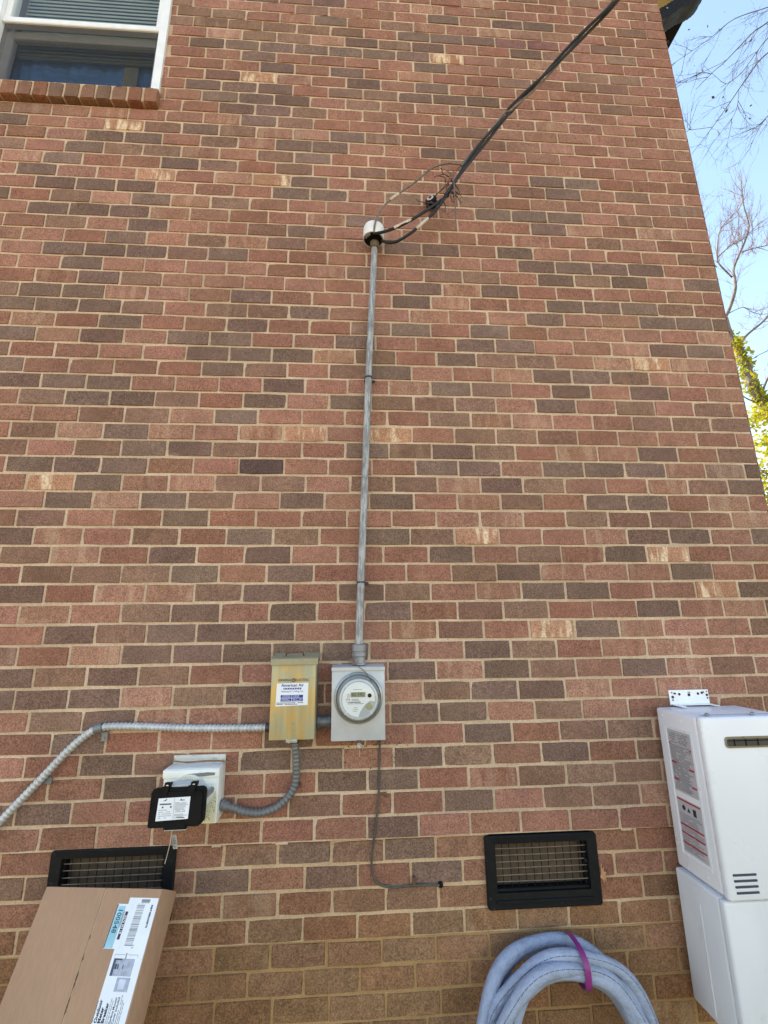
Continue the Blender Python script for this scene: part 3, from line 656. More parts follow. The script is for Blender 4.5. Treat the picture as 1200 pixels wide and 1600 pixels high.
b = B(); rs = random.Random(8); scribble(b, FM, -0.048, -0.018, 0.020, 0.003, 4, 0.0024, rs, 0.0017, 0.85, (0.003, 0.008)); b.rect(FM, -0.033, -0.0125, 0.008, -0.0085, 0.0014, 0.0018); b.rect(FM, -0.020, 0.0345, 0.014, 0.0365, 0.0014, 0.0018); scribble(b, FM, -0.022, -0.045, 0.002, -0.026, 3, 0.002, rs, 0.0017, 0.6, (0.003, 0.006))
b.rect(FM, -0.042, 0.004, -0.0405, 0.018, .0014, .0018); b.rect(FM, -0.037, 0.004, -0.0355, 0.018, .0014, .0018); b.rect(FM, -0.042, 0.018, -0.0355, 0.0195, .0014, .0018)
for k in (-1, 1):
    b.rect(FM, 0.040 + 0.004 * k - .002, -0.027, 0.040 + 0.004 * k + .002, -0.022, 0.004, 0.005)
mk('print', b, mInkGrey, mt)
b = B()
for a in (45, 135, 225, 315):
    c, s_ = math.cos(rad(a)), math.sin(rad(a)); f2 = FR(FM.p(0.0685 * c, 0.0685 * s_, 0.002), (Vector(FM.u) * c + Vector(FM.v) * s_), (Vector(FM.v) * c - Vector(FM.u) * s_)); b.rect(f2, -0.006, -0.0012, 0.006, 0.0012, 0, 0.0012)
mk('ring_mark', b, mPaper, mt)
mk('glass_dome', B().lathe(MC, (0, -1, 0), [(0.0825, 0.013), (0.0815, 0.060), (0.079, 0.070), (0.073, 0.077), (0.060, 0.081), (0.03, 0.083), (0.0005, 0.0835)], 56, False, True), glass_mat('meter_glass', (0.93, 0.94, 0.94), 1.4), mt, smooth='all')
b = B(); tw = [(-.165, -.06, 1.455), (-.162, -.085, 1.425), (-.145, -.115, 1.402), (-.118, -.118, 1.382), (-.098, -.119, 1.356), (-.082, -.123, 1.33), (-.068, -.123, 1.302), (-.063, -.12, 1.285)]
b.tube(smoothpath(tw, 5), 0.0016, 5)
for i in range(26):
    t = rs.random(); c = Vector(tw[4]).lerp(Vector(tw[7]), t) + Vector((rs.uniform(-.004, .004), 0, rs.uniform(-.004, .004))); u = Vector((rs.uniform(-.3, .6), -.3, rs.uniform(-1, -.2))).normalized() * .007; w = u.cross(Vector((0, 1, 0))).normalized() * .0025
    b.add([c - u, c + w, c + u, c - w], [(0, 1, 2, 3)])
for i in range(16):
    c = Vector((-.160 + rs.uniform(-.012, .016), -.095 + rs.uniform(-.015, .01), 1.412 + rs.uniform(-.006, .02))); u = Vector((rs.uniform(-1, 1), rs.uniform(-.4, .4), rs.uniform(-.6, .6))).normalized() * .010; w = u.orthogonal().normalized() * .0022
    b.add([c - u, c + w, c + u, c - w], [(0, 1, 2, 3)])
tag(mk('dry_stem', b, mTwig, smooth='all'), 'dry reddish-brown plant stem lying across the top of the meter box', 'stem')

# specks of dirt, cobweb and mud left on the brick below the meter box
rd = random.Random(41); b = B()
for i in range(70):
    x = rd.gauss(-.09, .06); z = 1.118 - abs(rd.gauss(0, .05)); q = rd.uniform(.0012, .004); f_ = FRONT(x, -.0035, z)
    b.plate(f_, [(q * math.cos(t) * rd.uniform(.5, 1.2), q * math.sin(t) * rd.uniform(.5, 1.2)) for t in (0, 1.1, 2.2, 3.3, 4.4, 5.4)], 0, .002)
tag(mk('cobweb_debris', b, M('mud_specks', lin(92, 72, 58), .95, var=.3, vs=80)), 'dark specks of dirt on the bricks below the meter box', 'dirt', kind='stuff')

# ------------------------------------------------------------------ tan disconnect box
def tan_mat():
    s = NT('weathered_tan_paint'); P = s.pos(); a = s.noise(s.pos((1.6, 1, 0.45)), 8.0, 4, 0.6); b_ = s.noise(P, 40.0, 5, 0.7); st = s.noise(s.pos((1, 1, 0.08)), 30.0, 3)
    colr = s.mix(s.ramp(a, 0.42, 0.58), lin(196, 160, 96), lin(166, 160, 132)); colr = s.mul(colr, s.ramp(st, 0.3, 0.7, 0.86, 1.1))
    colr = s.mix(s.ramp(b_, 0.62, 0.74, 0, 0.6), colr, lin(112, 104, 84)); s.l(colr, s.b.inputs['Base Color']); s.b.inputs['Roughness'].default_value = 0.42; s.b.inputs['Metallic'].default_value = 0.15; s.bump(b_, 0.1, 0.002); return s.m
mTan = tan_mat()
db = thing('disconnect_box', 'weathered tan steel disconnect box with a white contractor sticker', 'electrical box', (-0.391, -0.05, 1.139))
X0, X1, Z0, Z1, YD = -0.479, -0.304, 1.139, 1.423, -0.112
mk('enclosure', B().rbox(X0 + .004, X1 - .001, YD + 0.012, -0.0015, Z0 + .004, Z1 + 0.008, 0.004), M('tan_enclosure', lin(136, 132, 118), 0.5, 0.2, dirt=0.25), db, smooth=True)
cov = mk('cover', B().rbox(X0, X1 - .004, YD - 0.006, YD + 0.011, Z0, Z1 - 0.009, 0.003), mTan, db, smooth=True)
b = B(); prof = [(-0.002, Z1 + 0.028), (YD - 0.004, Z1 + 0.014), (YD - 0.014, Z1 + 0.010), (YD - 0.014, Z1 - 0.012), (YD - 0.011, Z1 - 0.012), (YD - 0.011, Z1 + .005), (-0.002, Z1 + 0.012)]
m = len(prof)
for x in (X0 - .003, X1 + .004): b.v += [(x, y, z) for y, z in prof]
b.f += [(i, (i + 1) % m, m + (i + 1) % m, m + i) for i in range(m)] + [tuple(range(m - 1, -1, -1)), tuple(range(m, 2 * m))]
mk('rain_hood', b, M('hood_grey_green', lin(156, 148, 122), 0.5, 0.2, dirt=0.3, dirtc=lin(100, 92, 76)), db)
b = B(); b.tube(smoothpath([(-.43, YD + .03, Z1 + .018), (-.425, YD + .015, Z1 + .03), (-.39, YD + .01, Z1 + .033), (-.365, YD + .015, Z1 + .033), (-.36, YD + .03, Z1 + .02)], 4), .003, 6); mk('hinge_wire', b, mRust, db, smooth=True)
b = B(); b.rbox(-.415, -.372, YD - .010, YD + .01, Z0 - .010, Z0 + .004, .003); b.cyl((-.402, YD - .010, Z0 - .003), (-.402, YD - .014, Z0 - .003), .006, 10); mk('hasp', b, M('hasp_zinc', lin(168, 164, 150), 0.5, 0.4, dirt=0.3), db, smooth=True)
FT = FRONT(0, YD - 0.0062, 0)
lg = text('lettering', 'GENERAL', 0.0125, FT, -0.4265, 1.3535, M('ink_brown', lin(96, 72, 44), 0.6, var=0.1), cov, 0.0006, bold=0.0002)
text('lettering', 'ELECTRIC', 0.0125, FT, -0.3590, 1.3535, M('ink_brown', lin(96, 72, 44)), cov, 0.0006, bold=0.0002)
b = B(); b.lathe(FT.p(-0.393, 1.3535, 0.0002), (0, -1, 0), [(0.0075, 0), (0.0075, 0.0006)], 20); mk('roundel', b, M('ink_brown', lin(96, 72, 44)), cov)
b = B()
for a0 in range(4): b.tube([FT.p(-0.393 + .0022 * math.cos(a0 * PI / 2 + t) + .0022 * math.cos(a0 * PI / 2), 1.3535 + .0022 * math.sin(a0 * PI / 2 + t) + .0022 * math.sin(a0 * PI / 2), .0009) for t in [i * .5 for i in range(9)]], .0005, 4)
mk('monogram', b, M('pale_tan_ink', lin(196, 164, 112)), cov)
st = mk('sticker', B().plate(FT, [(-0.4585, 1.259), (-0.3365, 1.262), (-0.3355, 1.343), (-0.4565, 1.342)], 0.0002, 0.0009), mPaper, db)
text('sticker_lettering', 'American Air', 0.0150, FT, -0.396, 1.3345, mBlue, st, 0.0014, bold=0.0003, sx=1.05)
b = B(); b.rect(FT, -0.431, 1.3195, -0.362, 1.3255, 0.0008, 0.0013); mk('sticker_bar', b, mBlue, st)
b = B(); 
for i in range(7): b.rect(FT, -0.427 + i * 0.0093, 1.3213, -0.4235 + i * 0.0093, 1.3240, 0.0012, 0.0017)
mk('sticker_print', b, mPaper, st)
text('sticker_lettering', 'Heating & Cooling, Inc.', 0.0092, FT, -0.396, 1.3125, mBlue, st, 0.0014, sx=1.0)
for i, (a, c) in enumerate(((-0.440, -0.3985), (-0.3965, -0.355))):
    for z0, z1 in ((1.2885, 1.2995), (1.2760, 1.2870)):
        mk('sticker_block', B().rect(FT, a, z0, c, z1, 0.0008, 0.0013), mBlue, st)
        b = B(); scribble(b, FT, a + .004, z0 + .001, c - .003, z1 - .001, 2, 0.0022, rs, 0.0017, 0.95, (0.002, 0.006)); mk('sticker_print', b, M('ink_pale_blue', lin(190, 196, 226)), st)
b = B(); scribble(b, FT, -0.455, 1.2635, -0.339, 1.2735, 2, 0.0024, rs, 0.0014, 0.92, (0.003, 0.008)); mk('sticker_print', b, mInk, st)

nip = thing('conduit_nipple', 'short grey pipe nipple joining the tan box and the meter box', 'pipe', (-0.274, -0.055, 1.165))
mk('pipe', B().cyl((-0.303, -0.055, 1.19), (-0.2465, -0.055, 1.19), 0.021, 20), M('nipple_zinc', lin(104, 104, 108), 0.5, 0.4, dirt=0.3), nip, smooth=True)
for x in (-0.297, -0.256): mk('locknut', B().lathe((x - .004, -0.055, 1.19), (1, 0, 0), [(0.021, 0), (0.027, 0.001), (0.027, 0.008), (0.021, 0.009)], 8), M('nipple_zinc', lin(104, 104, 108)), nip)

# ------------------------------------------------------------------ flexible conduits
def flex(name, pts, r, mat, par, pitch=0.0155, n=14):
    P = resample(smoothpath(pts, 12), pitch / 4); rr = [r * (0.74, 0.97, 1.05, 0.97)[i % 4] for i in range(len(P))]
    return mk(name, B().tube(P, rr, n), mat, par, smooth='all')
fl = thing('flexible_conduit', 'long ribbed grey conduit bending down to the left from the tan box', 'conduit', (-1.13, -0.03, 0.75), 'ribbed conduits')
flex('hose', [(-0.482, -0.045, 1.172), (-0.52, -0.040, 1.171), (-0.60, -0.034, 1.170), (-0.80, -0.030, 1.174), (-0.99, -0.030, 1.184), (-1.095, -0.030, 1.187), (-1.140, -0.030, 1.182), (-1.18, -0.030, 1.166), (-1.245, -0.030, 1.110), (-1.34, -0.030, 1.002), (-1.46, -0.030, 0.866), (-1.62, -0.030, 0.68), (-1.75, -0.035, 0.50), (-1.80, -0.035, 0.30), (-1.80, -0.035, -0.15)], 0.0145, mFlex, fl)
mk('connector', B().lathe((-0.4805, -0.045, 1.172), (-1, 0, 0), [(0.012, 0), (0.019, 0.001), (0.019, 0.010), (0.0165, 0.012), (0.0165, 0.024)], 18), M('connector_dark', lin(70, 68, 70), 0.5, 0.4), fl, smooth=True)
b = B(); b.rbox(-1.142, -1.118, -0.012, -0.002, 1.130, 1.166, .002, 1); b.lathe((-1.148, -0.030, 1.181), (-1, 0, -0.25), [(0.0155, -0.018), (0.0172, -0.018), (0.0172, 0.012), (0.0155, 0.012)], 18, False, False); b.cyl((-1.13, -.012, 1.142), (-1.13, -.016, 1.142), .005, 8)
mk('strap', b, M('strap_zinc', lin(126, 128, 132), 0.5, 0.4), fl, smooth=True)
b = B(); b.rbox(-1.335, -1.305, -0.012, -0.002, 0.985, 1.01, .002, 1); mk('strap', b, M('strap_zinc', lin(126, 128, 132)), fl)
f2 = thing('flexible_conduit', 'short dark ribbed conduit curving from the tan box to the white box', 'conduit', (-0.42, -0.04, 0.85), 'ribbed conduits')
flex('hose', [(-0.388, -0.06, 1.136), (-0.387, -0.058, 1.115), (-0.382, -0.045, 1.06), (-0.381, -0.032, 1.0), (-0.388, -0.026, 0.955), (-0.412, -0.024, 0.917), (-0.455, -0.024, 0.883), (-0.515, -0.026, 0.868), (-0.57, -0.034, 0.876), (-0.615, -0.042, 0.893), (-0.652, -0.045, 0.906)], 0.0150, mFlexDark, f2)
mk('connector', B().lathe((-0.388, -0.06, 1.1375), (0, 0, -1), [(0.014, 0), (0.021, 0.001), (0.021, 0.010), (0.0175, 0.012), (0.0175, 0.022)], 18), M('connector_dark', lin(70, 68, 70)), f2, smooth=True)
mk('connector', B().lathe((-0.6585, -0.045, 0.907), (1, 0, -0.25), [(0.014, 0), (0.021, 0.001), (0.021, 0.010), (0.018, 0.012), (0.018, 0.028)], 18), mFlexDark, f2, smooth=True)
b = B(); b.rbox(-0.394, -0.365, -0.010, -0.002, 0.945, 0.965, .002, 1); b.cyl((-.372, -.01, .955), (-.372, -.016, .955), .008, 8); mk('strap', b, mRust, f2)

# ------------------------------------------------------------------ white box with black flip cover
wb = thing('outlet_box', 'chipped white steel box on the wall with a round collar', 'electrical box', (-0.76, -0.045, 0.86))
mWB = M('chipped_white_paint', lin(226, 226, 224), 0.5, var=0.06, vs=12, dirt=0.2, dirtc=lin(140, 136, 130), ds=34)
X0, X1, Z0, Z1, YD = -0.861, -0.659, 0.861, 1.045, -0.092
mk('body', B().rbox(X0, X1, YD, -0.0015, Z0, Z1, 0.003), mWB, wb, smooth=True)
mk('top_flange', B().rbox(X0 + .002, X1 - .001, -0.010, -0.0012, Z1 - .002, Z1 + .028, 0.002), M('flange_chipped', lin(206, 202, 194), 0.6, dirt=0.6, dirtc=lin(112, 104, 92), ds=26), wb, smooth=True)
mk('lid_lip', B().rbox(X0 - .002, X1 + .001, YD - 0.007, YD - 0.0005, Z1 - .030, Z1 - 0.002, 0.0025), mWB, wb, smooth=True)
b = B(); b.plate(FRONT(0, YD - .0072, 0), [(-.785, Z1 - .022), (-.77, Z1 - .016), (-.70, Z1 - .012), (-.672, Z1 - .014), (-.675, Z1 - .022), (-.72, Z1 - .026)], 0, .0006); mk('bare_patch', b, M('bare_zinc', lin(120, 122, 126), 0.5, 0.4, dirt=0.3), wb)
b = B(); rs = random.Random(21); FW = FRONT(0, YD - .0002, 0)
for i in range(30):
    x = rs.uniform(-.71, -.668); z = rs.uniform(.87, .955); q = rs.uniform(.0006, .0022); b.plate(FW, [(x - q, z), (x - q * .3, z - q), (x + q, z - q * .4), (x + q * .6, z + q), (x - q * .4, z + q * 1.2)], 0, .0005)
mk('paint_chip', b, M('chip_primer', lin(96, 84, 70), 0.8), wb)
b = B(); b.plate(FW, [(-.752, .863), (-.664, .863), (-.664, .945), (-.668, .97), (-.69, .93), (-.715, .90)], 0, .0003); mk('yellowed_patch', b, M('yellowed_paint', lin(206, 200, 172), 0.55, dirt=0.3, dirtc=lin(130, 120, 96)), wb)
RC = Vector((-0.765, YD - .0003, 0.962))
mk('collar', B().lathe(RC, (0, -1, 0), [(0.066, 0), (0.066, 0.012), (0.061, 0.014), (0.059, 0.012), (0.054, 0.020), (0.050, 0.018), (0.046, 0.024)], 48), M('collar_cream', lin(206, 204, 190), 0.5, dirt=0.3, dirtc=lin(110, 104, 92)), wb, smooth=True)
ad = thing('flip_cover', 'black hinged weatherproof cover with a white rating label on the white box', 'outlet cover', (-0.775, -0.14, 0.878))
mGreyP = M('grey_plastic', lin(188, 188, 192), 0.45, var=0.05, dirt=0.15)
b = B(); pr = [(-.838, .905), (-.838, .995), (-.820, 1.012), (-.715, 1.014), (-.692, .995), (-.692, .925), (-.712, .886), (-.82, .886)]
vs0 = [(x, YD - .024, z) for x, z in pr]; vs1 = [(x - .008 if x > -.77 else x - .003, -.150, z - .004) for x, z in pr]; n = len(pr)
b.add(vs0 + vs1, [tuple(range(n)), tuple(range(2 * n - 1, n - 1, -1))] + [(i, n + i, n + (i + 1) % n, (i + 1) % n) for i in range(n)]); mk('housing', b, mGreyP, ad)
b = B(); b.plate(FR((-0.688, -.128, .968), (0.35, 0.9, 0.15), (-.1, -.1, 1)), [(-.012, -.01), (.03, -.006), (.036, .004), (.03, .012), (-.012, .012)], -.003, .003); mk('latch', b, mGalv, ad)
# black lid, leaning slightly outward at the bottom
FL = FR((-0.777, -0.163, 0.943), (1, 0.0, 0.012), (-0.02, 0.09, 1))
lid = [(-.097, -.050), (-.097, -.058), (-.090, -.062), (.074, -.062), (.084, -.056), (.094, -.044), (.094, .046), (.091, .055), (.082, .060), (-.082, .060), (-.090, .056), (-.095, .046)]
b = B(); b.plate(FL, lid, -.012, .004); b.plate(FL, [(x * .90, z * .84 - .003) for x, z in lid], .003, .009)
lidO = mk('lid', b, mDark, ad)
for xx in (-.050, .042):
    b = B(); b.plate(FL, [(xx - .016, .036), (xx + .010, .036), (xx + .018, .066), (xx - .008, .066)], .0095, .013); b.plate(FL, [(xx - .004, .060), (xx + .018, .060), (xx + .020, .076), (xx - .002, .076)], -.014, .006); mk('hinge', b, mDark, ad)
    b = B(); b.rect(FL, xx + .004, .064, xx + .012, .070, .006, .0075); mk('hinge_pin', b, mSteelBright, ad)
b = B(); b.rect(FL, -.040, -.066, .032, -.046, .0, .012); b.rect(FL, -.036, -.070, .034, -.066, -.010, .004); mk('lip', b, mDark, ad)
b = B(); b.rect(FL, -.040, -.0725, .034, -.0702, -.016, .002); mk('base_edge', b, mGreyP, ad)
lb = mk('rating_label', B().plate(FL, [(-.070, -.040), (.040, -.037), (.043, .031), (-.066, .029)], .0091, .0098), mPaper, ad)
b = B(); rs = random.Random(3); cz = .0105
scribble(b, FL, -.062, -.034, -.018, -.004, 5, .0016, rs, cz, .8, (.003, .009)); scribble(b, FL, -.008, -.016, .037, .016, 9, .0013, rs, cz, .9, (.002, .006)); scribble(b, FL, -.008, -.034, .037, -.020, 4, .0013, rs, cz, .9, (.002, .006))
b.rect(FL, -.0115, -.036, -.0107, .029, cz - .0003, cz); mk('label_print', b, mInkGrey, lb)
b = B(); scribble(b, FL, -.060, .008, -.010, .0135, 1, .0042, rs, cz, 1.0, (.002, .004)); b.plate(FL, [(-.052, .020), (-.040, .021), (-.036, .028), (-.043, .0235)], cz - .0003, cz); b.plate(FL, [(.008, .020), (.012, .026), (.016, .020)], cz - .0003, cz); b.rect(FL, .016, .020, .024, .0225, cz - .0003, cz)
for xx in (-.052, -.024): b.rect(FL, xx, -.001, xx + .005, .004, cz - .0003, cz)
b.rect(FL, .002, -.0335, .028, -.031, cz - .0003, cz); mk('label_print', b, mInk, lb)
wt = thing('wire_tag', 'thin pale wire with a small grey tag hanging below the black cover', 'tag', (-0.798, -0.15, 0.76))
b = B(); b.tube(smoothpath([(-.789, -.158, .882), (-.787, -.160, .872), (-.792, -.158, .865), (-.797, -.152, .83), (-.806, -.143, .79), (-.815, -.135, .757)], 5), .0016, 6); mk('wire', b, M('pale_wire', lin(196, 186, 170), 0.5, 0.3), wt, smooth=True)
FG = FR((-.782, -.150, .829), (1, -.3, .12), (-.2, .05, 1)); tg = mk('tag', B().plate(FG, [(-.009, -.022), (.009, -.022), (.009, .018), (.004, .023), (-.009, .020)], 0, .0012), M('grey_tag', lin(150, 148, 146), 0.4, dirt=0.3, dirtc=lin(70, 70, 76)), wt)
b = B(); scribble(b, FG, -.006, -.018, .006, .012, 6, .0022, random.Random(9), .0018, .8, (.002, .004)); mk('tag_print', b, mInk, tg)
b = B(); b.tube(smoothpath([(-.93, -.02, 1.012), (-.90, -.02, 1.034), (-.868, -.03, 1.052), (-.84, -.06, 1.064), (-.79, -.066, 1.0605), (-.74, -.066, 1.0625), (-.70, -.06, 1.062), (-.665, -.05, 1.058), (-.64, -.045, 1.051), (-.615, -.04, 1.045)], 5), [.0026] * 20 + [.0034] * 20 + [.0026] * 6, 6)
for q in ((-.625, 1.048), (-.66, 1.057), (-.855, 1.06)): b.lathe((q[0], -.045, q[1]), (1, 0, -.2), [(.001, -.006), (.005, -.003), (.005, .003), (.001, .006)], 7)
tag(mk('vine_twig', b, mTwig, smooth='all'), 'dry vine twig lying along the top of the white box', 'twig')

# ------------------------------------------------------------------ ground wire
gw = thing('ground_wire', 'thin dark wire dropping from the meter box and turning right along a joint', 'wire', (-0.052, 0, 0.58))
mGW = M('ground_wire', lin(84, 80, 74), 0.6, 0.2, var=0.2, vs=40)
mk('wire', B().tube(smoothpath([(-0.055, -0.03, 1.13), (-0.054, -0.012, 1.105), (-0.055, -0.0055, 1.06), (-0.058, -0.005, 0.98), (-0.060, -0.005, 0.915), (-0.067, -0.005, 0.84), (-0.075, -0.0045, 0.778), (-0.083, 0.000, 0.735), (-0.089, 0.003, 0.693), (-0.086, 0.003, 0.645), (-0.072, 0.003, 0.612), (-0.045, 0.003, 0.596), (0.0, 0.003, 0.590), (0.05, 0.004, 0.592), (0.12, 0.004, 0.592), (0.168, 0.006, 0.589), (0.178, 0.03, 0.587)], 6), 0.0042, 8), mGW, gw, smooth=True)
b = B(); b.rbox(-.058, -.036, -.006, .004, .906, .915, .0015, 1); b.lathe((-.034, -.002, .9105), (0, -1, 0), [(.007, -.002), (.007, .005), (.004, .006)], 12); mk('clip', b, mRust, gw, smooth=True)
b = B(); b.rbox(.066, .079, -.003, .012, .590, .622, .002, 1); mk('clip', b, M('brown_clip', lin(92, 64, 52), 0.6), gw)
b = B(); b.lathe((.175, .012, .588), (0, -1, 0), [(.011, -.002), (.010, .006), (.006, .009)], 12); mk('sealant', b, mDark, gw, smooth=True)

# ------------------------------------------------------------------ foundation vents
def vent(X0, X1, Z0, Z1, label):
    yb = YF - 0.0015; t = thing('foundation_vent', label, 'vent', ((X0 + X1) / 2, 0.0, Z0), 'black crawl-space vents low in the wall')
    fx, fz0, fz1 = 0.040, 0.055, 0.028
    ix0, ix1, iz0, iz1 = X0 + fx, X1 - fx, Z0 + fz0, Z1 - fz1
    # flange with rounded corners, built as a ring and thickened
    def rr(x0, x1, z0, z1, r, k=5):
        o = []
        for cx, cz, a0 in ((x1 - r, z0 + r, -90), (x1 - r, z1 - r, 0), (x0 + r, z1 - r, 90), (x0 + r, z0 + r, 180)):
            o += [(cx + r * math.cos(rad(a0 + 90 * i / k)), cz + r * math.sin(rad(a0 + 90 * i / k))) for i in range(k + 1)]
        return o
    rings = [(rr(X0, X1, Z0, Z1, .012), yb - .001), (rr(X0, X1, Z0, Z1, .012), yb - .012), (rr(X0 + .004, X1 - .004, Z0 + .004, Z1 - .004, .010), yb - .016), (rr(ix0, ix1, iz0, iz1, .004), yb - .013), (rr(ix0, ix1, iz0, iz1, .004), .075)]
    b = B(); n = 24
    for r_, y in rings: b.v += [(x, y, z) for x, z in r_]
    for s_ in range(len(rings) - 1): b.f += [(s_ * n + i, s_ * n + (i + 1) % n, (s_ + 1) * n + (i + 1) % n, (s_ + 1) * n + i) for i in range(n)]
    mk('frame', b, mVent, t, smooth=True)
    b = B(); b.rbox(ix0 - .006, ix1 + .004, yb - .021, yb - .0155, iz0 - .034, iz0 - .022, .0015, 1); b.rbox(ix0 + .002, ix1 - .002, yb - .006, .03, iz0 + .001, iz0 + .010, .002, 1); mk('ledge', b, mVent, t)
    sc = mk('damper', B().box(ix0 + .001, ix1 - .001, .060, .066, iz0 + .001, iz1 - .001), mVentBack, t)
    rs = random.Random(int((X0 + 3) * 1000)); sg = mk('screen_edge', slab(B(), ix0 + .001, ix1 - .001, .020, .024, iz0 + .002, iz1 - .001, [(ix0 + .006, ix1 - .012, iz0 + .01, iz1 - .008)]), mVent, t)
    nx, nz = 12, 7
    for i in range(1, nx):
        x = ix0 + (ix1 - ix0) * i / nx; b = B(); b.tube([(x + rs.uniform(-.002, .002), .0185, iz0 + .010), (x + rs.uniform(-.002, .002), .0175, (iz0 + iz1) / 2), (x + rs.uniform(-.002, .002), .0185, iz1 - .002)], .0017, 5); mk('wire', b, mVent, sg, smooth=True)
    for i in range(1, nz):
        z = iz0 + .008 + (iz1 - iz0 - .008) * i / nz; b = B(); b.tube([(ix0 + .002, .0150, z + rs.uniform(-.001, .001)), ((ix0 + ix1) / 2, .0145, z + rs.uniform(-.001, .001)), (ix1 - .002, .0150, z + rs.uniform(-.001, .001))], .0018, 5); mk('wire', b, mVentWire, sg, smooth=True)
    b = B(); b.lathe((ix1 - .006, .012, (iz0 + iz1) / 2 + .01), (0, -1, 0), [(.008, 0), (.008, .006), (.004, .009)], 10); mk('knob', b, mVent, t, smooth=True)
    return t
vent(0.353, 0.803, 0.500, 0.748, 'black framed foundation vent with wire grid right of the thin wire')
vent(-1.274, -0.824, 0.512, 0.760, 'black framed foundation vent half hidden behind the cardboard carton')
b = B(); FD = FR((0.8045, -0.006, 0.612), (1, -.2, 0), (0, -.15, 1))
b.plate(FD, [(0, -.02), (.008, -.026), (.013, -.044), (.012, -.022), (.022, -.036), (.017, -.010), (.021, .000), (.010, .004), (.014, .022), (.005, .012), (.003, .036), (.0, .02)], 0, .0015)
tag(mk('dead_leaf', b, M('dead_leaf', lin(190, 140, 104), 0.8, var=0.2, vs=40)), 'dry pale brown leaf caught on the right edge of a vent', 'leaf')

# ------------------------------------------------------------------ carton leaning on the wall
O = Vector((-0.7942, -0.195, 0.7088)); cr = Vector((0.97808, -0.20496, 0.03684)); cu = Vector((0.06426, 0.46535, 0.88279))
FC = FR(O, cr, cu); CW, CT = 0.4325, 0.1026; CH = (O.z - 0.4325 * cr.z - CT * FC.n.z - GZ) / cu.z - 0.02
def card_mat():
    s = NT('cardboard'); P = s.pos((1, 1, 1)); a = s.noise(P, 3.0, 4); b_ = s.noise(s.pos((6, 1, 0.6)), 40.0, 3); c = s.noise(P, 22.0, 5, .7)
    colr = s.mul(lin(170, 134, 108), s.ramp(a, .3, .7, .94, 1.06)); colr = s.mul(colr, s.ramp(b_, .3, .7, .95, 1.05)); colr = s.mix(s.ramp(c, .66, .8, 0, .3), colr, lin(196, 164, 138))
    s.l(colr, s.b.inputs['Base Color']); s.b.inputs['Roughness'].default_value = .8; s.b.inputs['Specular IOR Level'].default_value = .2; s.bump(s.mth('ADD', s.mth('MULTIPLY', s.noise(P, 7.0, 3), 3.0), s.mth('MULTIPLY', s.mth('ADD', b_, c), .35)), .3, .006); return s.m
mCard = card_mat()
ct = thing('carton', 'brown cardboard carton with white shipping label leaning against the wall', 'carton', FC.p(-CW / 2, -CH, -CT))
def cbox(x0, x1, y0, y1, c0, c1, r=.003):
    b = B().rbox(x0, x1, y0, y1, c0, c1, r, 2); b.v = [FC.p(*v) for v in b.v]; return b
mk('body', cbox(-CW, 0, -CH, 0, -CT, -0.0035, .004), mCard, ct, smooth=True)
SX = -0.206
mk('flap', cbox(-CW + .001, SX - .0016, -CH + .002, -.001, -0.0032, 0, .0015), mCard, ct, smooth=True)
mk('flap', cbox(SX + .0016, -.001, -CH + .002, -.001, -0.0032, 0.0006, .0015), mCard, ct, smooth=True)
b = B(); b.rect(FC, SX - .0014, -CH + .004, SX + .0014, -.004, -.0034, -.002); mk('seam_tape', b, M('clear_tape', lin(206, 178, 150), .3), ct)
b = B(); rs = random.Random(31)
for i in range(26):
    y = -rs.uniform(.12, .60); b.plate(FC, [(SX - .0022, y), (SX - .001, y - rs.uniform(.004, .018)), (SX + .0006, y), (SX - .001, y + rs.uniform(.004, .014))], .0, .0009)
mk('torn_edge', b, M('torn_card', lin(92, 66, 50), .9), ct)
cc = 0.0006
lab = mk('shipping_label', B().plate(FC, [(-.107, -.0245), (-.004, -.0245), (-.009, -.62), (-.115, -.62)], cc, cc + .0006), mPaper, ct)
sti = mk('store_sticker', B().plate(FC, [(-.143, -.041), (-.090, -.041), (-.094, -.150), (-.149, -.150)], cc + .0008, cc + .0014), mPaper, ct)
mk('sticker_panel', B().plate(FC, [(-.137, -.046), (-.112, -.046), (-.117, -.149), (-.146, -.149)], cc + .0014, cc + .0018), M('ink_pale_teal', lin(150, 196, 214), .5), sti)
mk('sticker_edge', B().plate(FC, [(-.1425, -.042), (-.1395, -.042), (-.1450, -.149), (-.1480, -.149)], cc + .0014, cc + .0019), M('ink_purple', lin(54, 32, 62), .5), sti)
text('sticker_number', '100548', .0215, FC, -.1285, -.083, M('ink_teal', lin(30, 92, 100), .5), sti, cc + .0023, rot=-PI / 2 - .05, sx=.95, bold=.0004)
mk('sticker_bar', B().plate(FC, [(-.107, -.060), (-.098, -.060), (-.1015, -.128), (-.1105, -.128)], cc + .0014, cc + .0018), M('ink_purple', lin(54, 32, 62)), sti)
text('sticker_number', '0276 0H 18', .0095, FC, -.1040, -.092, mPaper, sti, cc + .0023, rot=-PI / 2 - .05, bold=.0002)
b = B(); FCr = FR(FC.p(-.113, -.058), -cu, cr); scribble(b, FCr, 0, -.003, .055, .003, 2, .0018, rs, cc + .0023, .9, (.002, .005)); mk('sticker_print', b, mInkGrey, sti)
b = B(); y = -.040
while y > -.140:
    w = rs.choice((.0008, .0008, .0016, .0024)); t = (y + .04) / -.1
    b.rect(FC, -.073 - .016 * t * .35, y - w, -.046 - .016 * t * .35, y, cc + .0006, cc + .0010); y -= w + rs.choice((.0009, .0014, .0022))
mk('barcode', b, mInkGrey, lab)
b = B(); b.rect(FC, -.062, -.036, -.032, -.028, cc + .0006, cc + .001)
